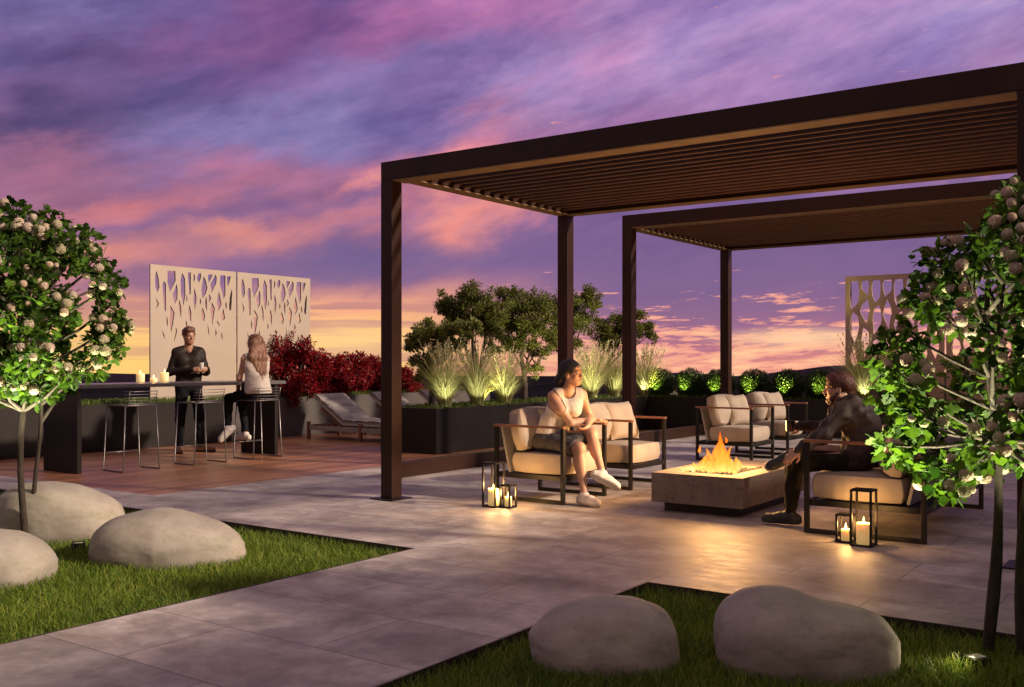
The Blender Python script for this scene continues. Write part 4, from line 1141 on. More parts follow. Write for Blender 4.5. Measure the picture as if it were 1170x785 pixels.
tree_px('small dark leaning tree at the left end of the dark planter, lowest of the row', 492, -9.62,
        [(486,378,15,0),(505,388,15,.1),(478,392,11,-.1),(497,408,14,0),(482,415,11,0),(512,376,11,.1),(470,396,7,0),(488,428,11,.1),(520,395,10,.1)], 9500, 'leaf_olive', [(497,398,.04),(486,400,.03)])
tree_px('pale green bushy shrub tree with light multi stems in front of the tall dark trees', 543, -9.5,
        [(528,380,13,0),(522,392,9,0),(540,371,9,.05),(563,398,9,.1)], 4200, 'leaf_olive_light', [(533,388,.03),(541,380,.026),(557,392,.026)], barkm='bark')
tree_px('tall olive-green tree rising left of centre behind the first feather grass', 547, -9.75,
        [(512,345,15,.2),(528,352,18,.1),(545,343,20,0),(545,368,16,.1),(520,365,13,.2),(560,358,17,0),(562,378,13,.1),(506,352,9,.2),(536,335,11,0)], 13000, 'leaf_olive', [(540,368,.045),(556,372,.035)])
tree_px('tallest full olive-green tree in the middle of the planter, its trunk right of the grasses', 598, -9.7,
        [(580,344,18,0),(597,348,19,.1),(580,372,18,.1),(602,372,20,0),(622,352,16,.1),(624,378,16,.1),(600,395,15,.1),(582,392,12,0),(570,360,12,.2),(610,340,10,.1),(620,402,11,.1),(590,333,8,0),(612,420,9,0)], 17000, 'leaf_olive', [(597,385,.055),(606,395,.03)])
tree_px('olive-green tree just right of the back pergola post behind the seated woman', 648, -9.65,
        [(663,345,17,0),(672,338,12,.1),(650,350,18,.1),(655,372,17,0),(638,362,15,.1),(668,365,12,.1),(640,390,14,.1),(655,392,10,.1),(625,345,12,.2),(682,348,8,0)], 13000, 'leaf_olive', [(655,372,.045),(642,380,.035)])
tree_px('low leaning olive-green tree right of the row, over the right feather grasses', 674, -9.6,
        [(686,375,13,0),(700,382,14,.1),(715,372,15,.1),(735,376,12,.1),(728,362,9,0),(745,382,8,.1),(705,366,9,.1),(720,390,10,.1),(690,392,9,0)], 9500, 'leaf_olive', [(690,398,.035),(705,392,.026)])

# red-leaved shrubs along the lounger planter
for k, (px, top, rad, lab) in enumerate(((333,378,.44,'tallest crimson shrub beside the right privacy screen, spilling over the planter edge'), (357,402,.34,'crimson shrub second from the screen, behind the nearest lounger'), (382,408,.32,'crimson shrub third from the screen, above the lounger back'), (408,405,.33,'crimson shrub fourth from the screen, left of the near pergola post'), (432,408,.32,'crimson shrub partly hidden by the near pergola post'), (462,424,.30,'dark crimson shrub just right of the near pergola post, low behind the planter'))):
    x, y, w_ = at_px(px, -13.38); tp = CAMZ+(413-top)/1137.5*w_
    t = thing('red_shrub', lab, 'shrub', (x, y, .64), TH, 'crimson shrubs in the grey planter')
    P = []; D = []; tb = MB(); rr = random.Random(k+50); hh = tp-.64
    nb = 26 if k == 0 else 18
    for j in range(nb):
        a = rr.uniform(0, 6.28); q = rr.uniform(0, 1)**.6; zz = rr.uniform(.12, .92)
        wdt = rad*(1-.55*max(0, zz-.45)/.55)
        c = Vector((math.cos(a)*q*wdt, math.sin(a)*q*wdt*.75, zz*hh))
        if k == 0 and j < 6: c = Vector((rr.uniform(-.35,.1), -.36, rr.uniform(-.12,.3)))
        cr = rr.uniform(.11,.18); p, d = in_ball(330, c, cr, .1, 1.0, .7); P.append(p); D.append(d)
        tb.tube([(0,0,-.04), (c.x*.5, c.y*.5, c.z*.4), c], [.012,.008,.003], 5)
    for j in range(14):   # loose shoots
        a = rr.uniform(0, 6.28); b0 = Vector((math.cos(a)*rad*.6, math.sin(a)*rad*.4, hh*rr.uniform(.6,.85))); b1 = b0+Vector((rr.uniform(-.12,.12), 0, rr.uniform(.12,.26)))
        tb.tube([b0, b1], [.004,.0015], 4); q = rng.uniform(0, 1, 26)[:,None]; P.append(np.asarray(b0)*(1-q)+np.asarray(b1)*q + rng.normal(0,.015,(26,3))); D.append(rng.normal(0,1,(26,3)))
    tb.build('stems', M['bark_dark'], t)
    leaf_obj('foliage', np.concatenate(P), np.concatenate(D), .055, LEAF_DIAMOND, M['leaf_red'], t)

def uplight(loc, target, energy, col, label, ang=70, group='garden uplights', s=1.0):
    t = thing('uplight', label, 'garden light', loc, 0, group)
    MB().lathe([(.028*s,0),(.03*s,.004),(.03*s,.05*s),(.027*s,.053*s),(.025*s,.049*s)], n=16).build('housing', M['black'], t)
    MB().lathe([(.0245*s,.046*s),(.024*s,.0495*s)], n=16).build('lens', M['lens'], t)
    tl = Vector(target)-Vector(loc); spot_light('uplight_beam', (0,0,.058*s), tl, energy, col, ang, .7, .02, t)
    return t
UPC = (1.0,.94,.56)
def feather_grass(label, x, y, z0, h, n, seed, light=None):
    g = np.random.default_rng(seed)
    t = thing('feather_grass', label, 'ornamental grass', (x, y, z0), TH, 'feather grass clumps')
    seg = 6; a = g.uniform(0, 2*np.pi, n); r0 = np.sqrt(g.uniform(0,1,n))*.09; hh = h*g.uniform(.5, 1.0, n); spread = g.uniform(.08, .66, n)*h
    b0 = np.c_[np.cos(a)*r0, np.sin(a)*r0]; a2 = a + g.normal(0, .5, n); wd = g.uniform(.004, .008, n)
    V = np.zeros((n, (seg+1)*2, 3))
    for i in range(seg+1):
        q = i/seg; cx = b0[:,0] + np.cos(a2)*spread*q**1.8; cy = b0[:,1] + np.sin(a2)*spread*q**1.8
        z = hh*(q - .16*(spread/h)*q**3*2.0); w_ = wd*(1-.85*q)
        V[:,2*i] = np.c_[cx - np.sin(a)*w_, cy + np.cos(a)*w_, z]; V[:,2*i+1] = np.c_[cx + np.sin(a)*w_, cy - np.cos(a)*w_, z]
    k = (seg+1)*2; F = np.concatenate([np.arange(n)[:,None]*k + np.array([2*i,2*i+1,2*i+3,2*i+2]) for i in range(seg)], 0)
    np_obj('blades', V.reshape(-1,3), F, M['blade'], t)
    # seed plumes on taller stalks
    m_ = n//16; P = []; D = []; tb = MB()
    for j in range(m_):
        aa = g.uniform(0, 6.28); sp_ = g.uniform(.08,.42)*h; H = h*g.uniform(.85,1.12); b1 = Vector((math.cos(aa)*.05, math.sin(aa)*.05, 0))
        e = Vector((math.cos(aa)*sp_, math.sin(aa)*sp_, H)); mid = b1*.5+e*.5+Vector((-math.cos(aa)*sp_*.18, -math.sin(aa)*sp_*.18, H*.04))
        tb.tube([b1, mid, e], [.002,.0016,.001], 4)
        q = g.uniform(.0, 1, 20)[:,None]; P.append(np.asarray(mid)*(.55*(1-q)) + np.asarray(e)*(1-.55*(1-q)) + g.normal(0, .006, (20,3))); D.append(np.tile(np.asarray((e-mid).normalized()), (20,1))*2)
    tb.build('stalks', M['plume'], t); leaf_obj('plumes', np.concatenate(P), np.concatenate(D), .035, LEAF_DIAMOND, M['plume'], t, droop=0)
    return t
GR = [(508,-9.22,.93,'first feather grass from the left in the dark planter, beside the pergola post',700), (545,-9.22,.90,'second feather grass from the left, between the other two left of the seated woman',560), (577,-9.2,.86,'third feather grass from the left, nearest the seated woman',560),
      (676,-9.25,.98,'feather grass right behind the seated woman\'s shoulder',640), (702,-9.22,1.0,'feather grass just left of the rear pergola\'s front post',640)]
for k, (px, X, h, lab, n) in enumerate(GR):
    x, y, w_ = at_px(px, X); feather_grass(lab, x, y, .6, h, n, 100+k)
    p = Vector((x, y, .6)) - FW*.42 + RT*.06
    uplight(p, (x, y, 1.20), 17, UPC, 'small garden light at the foot of the ' + ['first','second','third','fourth','fifth'][k] + ' feather grass from the left', 75)
def at_py(px, Y):
    k = (px-585)/1137.5; w_ = Y/(math.sin(TH)*k + math.cos(TH)); return math.cos(TH)*k*w_-math.sin(TH)*w_, Y, w_
for k, (px, Y, h, lab) in enumerate(((737,17.3,.95,'feather grass just right of the rear pergola\'s front post, beside the first boxwood'), (987,17.3,1.08,'feather grass in front of the brownish screen, right of the bearded man'), (1020,17.35,.95,'feather grass half hidden by the near flowering tree, in front of the brownish screen'))):
    x, y, w_ = at_py(px, Y); feather_grass(lab, x, y, .6, h, 600, 120+k)
    uplight((x+.08, y-.22, .6), (x, y, 1.30), 14, UPC, 'small garden light at the foot of the ' + ['feather grass beside the first boxwood', 'feather grass nearest the bearded man', 'feather grass behind the near tree'][k], 75)
# round boxwoods with a lamp in front of each
BX = [(754,743),(789,776),(822,811),(862,850),(900,891),(938,931)]
BN = ['first', 'second', 'third', 'fourth', 'fifth', 'sixth']
for k, (px, lx) in enumerate(BX):
    x, y, w_ = at_py(px, 17.50)
    t = thing('boxwood', f'round dark boxwood, {BN[k]} from the left in the row along the back planter', 'shrub', (x, y, .6), 0, 'round boxwoods in the back planter')
    P = []; D = []; rr = random.Random(k+5)
    nn_ = 8500; d = rng.normal(size=(nn_,3)); d /= np.linalg.norm(d,axis=1)[:,None]
    bumpy = np.array([mnoise.noise(Vector(v*2.6)+Vector((k*5.1,0,0)))*.16+mnoise.noise(Vector(v*6)+Vector((k*3.1,0,0)))*.10 for v in d])
    rad = .285*(1+bumpy)*(1-.35*rng.uniform(0,1,nn_)**2.2); P.append(d*rad[:,None]*np.array([1.06,1.0,.97])+np.array([0,0,.27])); D.append(rng.normal(size=(nn_,3))*.9+d*.35)
    MB().tube([(0,0,-.03),(0.01,0,.12),(0,.01,.25)], [.02,.016,.01], 7).build('stem', M['bark_dark'], t)
    p2_, d2_ = in_ball(3500, (0,0,.27), .2, .2, 1, .6); P.append(p2_); D.append(rng.normal(size=(3500,3)))
    leaf_obj('foliage', np.concatenate(P), np.concatenate(D), .030, LEAF_DIAMOND, M['leaf_box'], t, droop=0)
    lx_, ly_, _ = at_py(lx, 17.075)
    uplight((lx_, ly_, .6), (lx_+.01, ly_+.13, .82), 110, (1.0,.98,.22), f'small black garden light in front of the {BN[k]} boxwood from the left', 58)
# lamps among the small trees and under the flowering trees
for (px, X, tgt, e, lab) in ((560,-9.05,(547,1.9),20,'small black garden light between the second and third feather grass'), (622,-9.05,(610,1.9),22,'small black garden light under the tallest tree'), (655,-9.05,(660,1.9),18,'small black garden light under the tree behind the seated woman')):
    x, y, w_ = at_px(px, X); tx_, ty_, _ = at_px(tgt[0], -9.7); uplight((x, y, .6), (tx_, ty_, tgt[1]), e*6, (1.0,.86,.45), lab, 80)
def tree_lamp(r, w_, dz, tr, tw, tz, e, lab, s=1.6):
    p = RT*r + FW*w_; q = RT*tr + FW*tw; uplight((p.x, p.y, dz), (q.x, q.y, tz), e, (1.0,.96,.60), lab, 66, s=s)
tree_lamp(-3.12, 7.16, -.085, -3.16, 7.16, 1.2, 330, 'black garden light in the turf under the left flowering tree')
tree_lamp(-4.05, 7.20, -.085, -4.02, 7.2, 1.2, 330, 'black garden light behind the left flowering tree stems')
tree_lamp(-3.60, 6.85, -.085, -3.60, 6.88, 1.2, 380, 'black garden light between the left flowering tree and the boulder behind it')
tree_lamp(2.36, 4.12, -.085, 2.36, 4.16, 1.1, 400, 'black garden light in the near turf right of the near tree stems', 1.4)
# the square lamp beside the near tree's stems
p = RT*2.06 + FW*4.42
t = thing('uplight', 'square black garden light with a glowing lens beside the near tree stems', 'garden light', (p.x, p.y, -.085), TH+.4, 'garden uplights')
MB().box(-.05, .05, -.04, .04, 0, .075).build('housing', M['black'], t, bevel=.004)
MB().box(-.035, .035, -.025, .025, .0755, .079).build('lens', M['lens'], t)
spot_light('uplight_beam', (-.03,0,.085), (-1.0,-.12,.42), 9, (1.0,.80,.50), 112, .7, .03, t)
tree_lamp(1.62, 4.78, -.085, 1.80, 4.68, 1.1, 470, 'black garden light in the turf left of the near tree stems', 1.4)
tree_lamp(2.78, 4.58, -.085, 2.74, 4.58, 1.2, 480, 'black garden light behind the near tree stems', 1.6)
# ------------------------------------------------------------------ people: blended distance-field bodies
def V3(*a): return np.array(a, np.float64)
def unit(v): v = np.asarray(v, float); return v/(np.linalg.norm(v)+1e-12)
class SDF:
    def __init__(s): s.ops = []
    def cone(s, a, b, ra, rb, k=.03, op='u'):
        a, b = np.asarray(a, float), np.asarray(b, float); d = b-a; L2 = d@d+1e-12
        def f(x, y, z):
            t = np.clip(((x-a[0])*d[0]+(y-a[1])*d[1]+(z-a[2])*d[2])/L2, 0, 1)
            return np.sqrt((x-a[0]-t*d[0])**2+(y-a[1]-t*d[1])**2+(z-a[2]-t*d[2])**2)-(ra+(rb-ra)*t)
        m = max(ra, rb); s.ops.append((op, f, np.minimum(a, b)-m, np.maximum(a, b)+m, k)); return s
    def ball(s, c, r, k=.03, op='u'): return s.cone(c, np.asarray(c)+1e-6, r, r, k, op)
    def ell(s, c, rad, ax=None, k=.03, op='u'):
        c = np.asarray(c, float); A = np.eye(3) if ax is None else np.asarray([unit(v) for v in ax]); rad = np.asarray(rad, float)
        def f(x, y, z):
            q = [((x-c[0])*A[i,0]+(y-c[1])*A[i,1]+(z-c[2])*A[i,2])/rad[i] for i in range(3)]
            l = np.sqrt(q[0]**2+q[1]**2+q[2]**2); g = np.sqrt((q[0]/rad[0])**2+(q[1]/rad[1])**2+(q[2]/rad[2])**2)+1e-9
            return l*(l-1)/g
        m = rad.max(); s.ops.append((op, f, c-m, c+m, k)); return s
    def cut(s, p, n, k=.004):
        """keep the side opposite to n"""
        p = np.asarray(p, float); n = unit(n)
        s.ops.append(('i', lambda x, y, z: (x-p[0])*n[0]+(y-p[1])*n[1]+(z-p[2])*n[2], None, None, k)); return s
    def wrinkle(s, amp, fr, seed=0, an=(1,1,1)):
        g = np.random.default_rng(seed); W = [(g.normal(size=3)*fr*q*np.asarray(an), g.uniform(0, 6.28), amp/q**.8) for q in (1, 1.3, 2.1, 2.9, 4.2)]
        def f(x, y, z): return sum(a_*np.sin(x*w_[0]+y*w_[1]+z*w_[2]+p_+1.3*np.sin(x*w_[1]*.6+z*w_[0]*.5)) for w_, p_, a_ in W)
        s.ops.append(('n', f, None, None, 0)); return s
    def mesh(s, h):
        us = [o for o in s.ops if o[0] == 'u']
        lo = np.min([o[2] for o in us], 0)-4*h-.02; hi = np.max([o[3] for o in us], 0)+4*h+.02
        nn = np.ceil((hi-lo)/h).astype(int)+1
        gx, gy, gz = (lo[i]+h*np.arange(nn[i]) for i in range(3))
        D = np.full(nn, .5, np.float64)
        for op, f, a, b, k in s.ops:
            if a is None: sl_ = (slice(0,nn[0]), slice(0,nn[1]), slice(0,nn[2]))
            else:
                m = k+3*h+.01
                i0 = np.clip(np.floor((a-m-lo)/h).astype(int), 0, nn-1); i1 = np.clip(np.ceil((b+m-lo)/h).astype(int)+1, 1, nn)
                sl_ = tuple(slice(i0[j], i1[j]) for j in range(3))
            x = gx[sl_[0]][:,None,None]; y = gy[sl_[1]][None,:,None]; z = gz[sl_[2]][None,None,:]
            v = f(x, y, z); d = D[sl_]
            if op == 'u':
                q = np.clip(.5+.5*(d-v)/k, 0, 1); D[sl_] = d+(v-d)*q-k*q*(1-q)
            elif op == 's':
                v = -v; q = np.clip(.5-.5*(d-v)/k, 0, 1); D[sl_] = d+(v-d)*q+k*q*(1-q)
            elif op == 'i': D[sl_] = np.maximum(d, v)
            elif op == 'n': D[sl_] = d+v
        # surface nets
        ins = D < 0
        cnt = sum(ins[i:nn[0]-1+i, j:nn[1]-1+j, k:nn[2]-1+k].astype(np.int8) for i in (0,1) for j in (0,1) for k in (0,1))
        act = (cnt > 0) & (cnt < 8); idx = np.full(act.shape, -1, np.int64); C = np.argwhere(act); idx[act] = np.arange(len(C))
        S = np.zeros((len(C), 3)); W = np.zeros(len(C))
        corners = [(i,j,k) for i in (0,1) for j in (0,1) for k in (0,1)]
        for p in corners:
            for ax in range(3):
                if p[ax]: continue
                q = list(p); q[ax] = 1
                dp = D[C[:,0]+p[0], C[:,1]+p[1], C[:,2]+p[2]]; dq = D[C[:,0]+q[0], C[:,1]+q[1], C[:,2]+q[2]]
                x_ = (dp < 0) != (dq < 0); t = np.where(x_, dp/np.where(x_, dp-dq, 1), 0)
                pos = np.tile(np.array(p, float), (len(C),1)); pos[:,ax] += t
                S += pos*x_[:,None]; W += x_
        Vt = (C + S/W[:,None])*h + lo
        F = []
        for ax in range(3):
            o1, o2 = [(1,2),(2,0),(0,1)][ax]
            sa = [slice(1, nn[i]-1) for i in range(3)]; sa[ax] = slice(0, nn[ax]-1); sb = list(sa); sb[ax] = slice(1, nn[ax])
            A, B = ins[tuple(sa)], ins[tuple(sb)]; E = np.argwhere(A != B)
            if not len(E): continue
            flip = A[tuple(E.T)]; base = E.copy()
            for i in range(3):
                if i != ax: base[:,i] += 1
            def at(d1, d2):
                q = base.copy(); q[:,o1] -= d1; q[:,o2] -= d2; return idx[tuple(q.T)]
            q4 = np.stack([at(0,0), at(1,0), at(1,1), at(0,1)], 1)
            q4[~flip] = q4[~flip][:, ::-1]; F.append(q4)
        return Vt, np.concatenate(F)
def sdf_obj(name, s, h, mat, parent, smooth_it=2):
    Vt, F = s.mesh(h); org = np.array(parent.matrix_basis.translation if parent.parent is None else parent.parent.matrix_basis.translation)
    if parent.parent is not None: org = np.array(parent.parent.location)
    else: org = np.array(parent.location)
    o = np_obj(name, Vt-org, F, mat, parent, smooth=True)
    if smooth_it:
        m = o.modifiers.new('Smooth', 'SMOOTH'); m.factor = .5; m.iterations = smooth_it
    return o

def skin_mat(name, c, c2):
    m, nt, b = new_mat(name)
    r_ = ramp(nt, [(.35, c), (.65, c2)], noise_n(nt, 14, 4, .6)); nt.links.new(r_.outputs[0], b.inputs['Base Color'])
    b.inputs['Roughness'].default_value = .5; b.inputs['Subsurface Weight'].default_value = .12
    b.inputs['Subsurface Radius'].default_value = (.02,.008,.004); b.inputs['Subsurface Scale'].default_value = .5
    return m
def hair_mat(name, c, c2):
    m, nt, b = new_mat(name)
    r_ = ramp(nt, [(.3, c), (.7, c2)], noise_n(nt, 55, 4, .65, mapscale=(1.4,1.4,.25), dist=.6)); nt.links.new(r_.outputs[0], b.inputs['Base Color'])
    b.inputs['Roughness'].default_value = .45; bump(nt, b, noise_n(nt, 130, 3, .6, mapscale=(1.4,1.4,.18)), .7, .006); return m
M['skin'] = skin_mat('warm skin', (.46,.26,.17), (.54,.31,.21)); M['skin_pale'] = skin_mat('fair skin', (.36,.19,.125), (.44,.24,.165))
M['eye'] = simple('dark eye', (.02,.015,.012), rough=.15); M['eye_white'] = simple('eye white', (.42,.36,.33), rough=.3)
M['lip'] = simple('lip', (.30,.09,.075), rough=.4); M['teeth'] = simple('smile', (.75,.7,.66), rough=.3)
M['hair_dark'] = hair_mat('near black hair', (.010,.007,.006), (.028,.018,.014))
M['hair_brown'] = hair_mat('chestnut hair', (.055,.020,.012), (.12,.045,.024)); M['hair_red'] = hair_mat('auburn brown hair', (.075,.022,.014), (.15,.05,.03))
M['hair_blond'] = hair_mat('long honey blond hair', (.11,.042,.022), (.30,.15,.08))
M['white_top'] = simple('white jersey', (.47,.42,.375), (.55,.50,.45), rough=.85, scale=12, spec=.2)
M['white_shoe'] = simple('white sneaker leather', (.62,.56,.53), (.70,.65,.62), rough=.5, scale=18)
M['sole'] = simple('pale rubber sole', (.50,.48,.45), rough=.7)
M['sole_dark'] = simple('dark rubber sole', (.03,.028,.027), rough=.7)
M['grey_skirt'] = simple('charcoal knit', (.045,.042,.045), (.065,.06,.064), rough=.9, scale=20, spec=.2)
M['leather'] = simple('dark brown leather', (.010,.006,.005), (.018,.011,.008), rough=.6, scale=14, bmp=.3, bscale=60, bdist=.002, spec=.25)
M['leather2'] = simple('brown waxed jacket', (.026,.017,.014), (.050,.033,.027), rough=.62, spec=.3, scale=10, bmp=.4, bscale=40, bdist=.002)
M['tee'] = simple('taupe tee', (.09,.062,.05), (.12,.085,.07), rough=.9, scale=20)
M['jeans'] = simple('black jeans', (.007,.008,.011), (.014,.014,.018), rough=.85, scale=20, spec=.1)
M['chino'] = simple('dark olive trousers', (.018,.016,.011), (.030,.026,.017), rough=.85, scale=20, spec=.1)
M['tan_shoe'] = simple('tan suede shoe', (.20,.10,.06), (.27,.14,.085), rough=.75, scale=20)
M['black_shoe'] = simple('black sneaker', (.012,.012,.014), (.022,.021,.023), rough=.6, scale=20)

def frame(yaw, pitch=0, roll=0):
    """forward, left, up for a heading (degrees from +x), nose up pitch, roll to the right"""
    Rm = Matrix.Rotation(R(yaw), 3, 'Z') @ Matrix.Rotation(R(-pitch), 3, 'Y') @ Matrix.Rotation(R(roll), 3, 'X')
    return [np.array(Rm @ Vector(v)) for v in ((1,0,0),(0,1,0),(0,0,1))]

def head_prims(s, c, fr, male):
    f, l, u = fr; P = lambda x, y, z: np.asarray(c)+f*x+l*y+u*z; ax = (f, l, u); jw = 1.08 if male else 1.0
    s.ell(P(-.014,0,.032), (.096,.074,.086), ax, .03)
    s.ell(P(.022,0,-.040), (.066,.058*jw,.074), ax, .03)
    s.ell(P(.060,0,-.090), (.026,.026*jw,.024), ax, .03)
    for y in (-1, 1):
        s.cone(P(-.005,y*.052*jw,-.055), P(.050,y*.024,-.090), .020, .016, .03)
        s.ball(P(.058,y*.040,-.024), .021, .022)
        s.ell(P(-.010,y*.075,-.006), (.020,.008,.031), ax, .008)
        s.ball(P(.101,y*.031,.006), .0115, .014, 's')
        s.cone(P(.081,y*.012,.023), P(.070,y*.048,.021), .009, .007, .012)
    s.cone(P(.086,0,.012), P(.108,0,-.026), .0075, .0115, .012)
    for y in (-1, 1): s.ball(P(.098,y*.011,-.030), .0085, .008)
    s.ell(P(.083,0,-.060), (.013,.024,.011), ax, .012)
    return P
def face_details(t, P, fr, male, smile=False, h=None):
    org = np.array(t.location); f, l, u = fr
    def blob(name, c, rad, mat, par=t):
        bm = bmesh.new(); bmesh.ops.create_uvsphere(bm, u_segments=14, v_segments=9, radius=1)
        V = np.array([v.co[:] for v in bm.verts]); F = [tuple(v.index for v in fc.verts) for fc in bm.faces]; bm.free()
        Q = c + V[:,0:1]*rad[0]*f + V[:,1:2]*rad[1]*l + V[:,2:3]*rad[2]*u - org
        me = bpy.data.meshes.new(name); me.from_pydata(Q.tolist(), [], F); me.materials.append(mat)
        for p in me.polygons: p.use_smooth = True
        o = bpy.data.objects.new(name, me); link(o); o.parent = par; return o
    for y in (-1, 1):
        e = blob('eye', P(.0815,y*.031,.006), (.0105,.0125,.0085), M['eye_white'])
        blob('iris', P(.0885,y*.0305,.006), (.0045,.0062,.0062), M['eye'], e)
    blob('mouth', P(.0945,0,-.0605), (.0045,.021,.0042 if not smile else .0065), M['lip'])
    if smile: blob('teeth', P(.0985,0,-.0600), (.0015,.0145,.0026), M['teeth'])
def brows(t, P, fr, mat):
    mb = MB(); org = np.array(t.location)
    for y in (-1, 1):
        o_ = MB(); o_.tube([tuple(P(.090,y*.014,.027)-org), tuple(P(.0885,y*.030,.030)-org), tuple(P(.077,y*.048,.025)-org)], [.0024,.0026,.0014], 6); o_.build('eyebrow', mat, t)

def hand(s, wr, d, n, curl, size=1.0, thumb=1, spread=.0):
    """wr wrist, d pointing direction, n palm normal (palm side), curl per finger in degrees"""
    d = unit(d); n = unit(np.asarray(n)-d*(np.asarray(n)@d)); sd = np.cross(d, n)   # sd: towards the little finger when thumb = -1
    z = size
    for k, (off, L, r_) in enumerate(((-.027,.070,.0085),(-.009,.078,.0088),(.009,.072,.0085),(.026,.056,.0075))):
        kn = wr + d*.082*z*(1-.06*abs(k-1.2)) + sd*off*z
        s.cone(wr+d*.012+sd*off*.55*z, kn, .0145*z, .0115*z, .012)
        a = R(curl[k] if hasattr(curl, '__len__') else curl); q = kn; ang = a*.6; dirv = d+sd*spread*off/.027*.3
        for j, fr_ in enumerate((.45,.32,.25)):
            dv = unit(dirv*math.cos(ang)+n*math.sin(ang)); q2 = q+dv*L*fr_*z; s.cone(q, q2, r_*(1-.1*j)*z, r_*(.92-.1*j)*z, .004); q = q2; ang += a*.55
    b = wr+d*.020*z-sd*.024*z*thumb; m_ = b + unit(d*.7-sd*.75*thumb+n*.35)*.040*z; e = m_ + unit(d*.95-sd*.15*thumb+n*.35)*.032*z
    s.cone(b, m_, .0125*z, .0100*z, .010); s.cone(m_, e, .0098*z, .0078*z, .004)

def limb(s, a, b, ra, rb, bulge=0, dirb=None, k=.03):
    s.cone(a, b, ra, rb, k)
    if bulge:
        c = np.asarray(a)*.68+np.asarray(b)*.32 + (np.asarray(dirb)*.015 if dirb is not None else 0)
        ax = unit(np.asarray(b)-np.asarray(a)); o1 = unit(np.cross(ax, (0.3,.2,.9))); s.ell(c, (np.linalg.norm(np.asarray(b)-np.asarray(a))*.30, bulge, bulge), (ax, o1, np.cross(ax, o1)), k)

def torso(s, J, g, off=0.0, male=True, k=.05):
    """J joints: pelvis, waist, chest, neck, sL, sR and lateral axes lp (pelvis), lc (chest)"""
    m = 1.0 if male else .88; P = {}
    for sd in (-1, 1):
        hip = J['pelvis']+J['lp']*sd*.080*m*g; wa = J['waist']+(J['lp']+J['lc'])*.5*sd*.062*m*g; ch = J['chest']+J['lc']*sd*.085*m*g
        sh = J['sL'] if sd > 0 else J['sR']
        s.cone(hip, wa, (.108 if male else .112)*g+off, (.098 if male else .080)*g+off, k)
        s.cone(wa, ch, (.098 if male else .080)*g+off, (.108 if male else .092)*g+off, k)
        s.cone(ch, sh*.82+J['neck']*.18, .098*g*m+off, .056*g*m+off, k)
        s.cone(J['neck']+J['lc']*sd*.012, sh, .050*g*m+off*.7, .050*g*m+off, .04)
        if not male: s.ball(J['chest']+J['fc']*.072*g+J['lc']*sd*.066*g+np.array((0,0,-.02)), .056*g+off, .04)

def W3(px, py, w_):
    p = RT*((px-585)/1137.5*w_) + FW*w_; return V3(p.x, p.y, CAMZ-(py-413)/1137.5*w_)
def RW(r, w_, z): p = RT*r+FW*w_; return V3(p.x, p.y, z)
def shoe(t, name, ank, toe_dir, mat, solemat, L=.26, h=.006, tilt_up=None, seed=0, stripe=False):
    """low sneaker: ankle joint, pointing direction; sole is a sub-part"""
    d = unit(toe_dir); up = V3(0,0,1) if tilt_up is None else unit(tilt_up); up = unit(up-d*(up@d)); sd = np.cross(up, d)
    base = ank-up*.085; heel = base-d*.055; 
    def body(off=0):
        s = SDF()
        s.cone(heel+up*.045, base+d*.08+up*.052, .038+off, .040+off, .03); s.cone(base+d*.06+up*.045, base+d*(L-.095)+up*.036, .042+off, .033+off, .03)
        s.ell(base+d*(L-.11)+up*.03, (.06+off, .044+off, .034+off), (d, sd, up), .03)
        s.cone(ank-up*.04, ank+up*.008, .045+off, .043+off, .025)
        return s
    s = body(); s.ball(ank+up*.052, .040, .008, 's'); s.cut(base+up*.012, -up); o = sdf_obj(name, s, h, mat, t, 2)
    q = body(.006); q.cut(base, -up); q.cut(base+up*.026, up); so_ = sdf_obj('sole', q, h*.8, solemat, o, 1)
    # laces
    mb = MB(); org = np.array(t.location)
    for k in range(3):
        c = base+d*(.055+.03*k)+up*(.099-.013*k)
        mb.tube([tuple(c-sd*.026-up*.012-org), tuple(c-org), tuple(c+sd*.026-up*.012-org)], .0035, 6)
    mb.build('laces', solemat if not stripe else mat, o)
    return o

def strands(hair, t, mat, n, L, seed, comb=(0,0,-1), back=None):
    """fine loose strands following the hair's surface"""
    me = hair.data; g = np.random.default_rng(seed); nv = len(me.vertices)
    co = np.zeros(nv*3); me.vertices.foreach_get('co', co); co = co.reshape(-1,3)
    no = np.zeros(nv*3); me.vertices.foreach_get('normal', no); no = no.reshape(-1,3)
    ids = g.choice(nv, n); p = co[ids]; nn = no[ids]; c = np.tile(np.asarray(comb, float), (n,1)) + g.normal(0,.22,(n,3))
    V = np.zeros((n,8,3)); l = L*g.uniform(.5,1.3,n)
    d = c-nn*(c*nn).sum(1)[:,None]; d /= np.linalg.norm(d,axis=1)[:,None]+1e-9; sd = np.cross(d, nn)
    for i in range(4):
        q = i/3; b = p + nn*(.001+.006*q*q*g.uniform(.2,1.6,n))[:,None] + d*(l*q)[:,None] - nn*(l*l*4.5*q*q*g.uniform(.2,1,n))[:,None] + sd*(g.normal(0,.003,n)*q)[:,None]
        w_ = .0016*(1-.7*q); V[:,2*i] = b-sd*w_; V[:,2*i+1] = b+sd*w_
    F = np.concatenate([np.arange(n)[:,None]*8+np.array([2*i,2*i+1,2*i+3,2*i+2]) for i in range(3)],0)
    np_obj('loose_strands', V.reshape(-1,3), F, mat, hair)
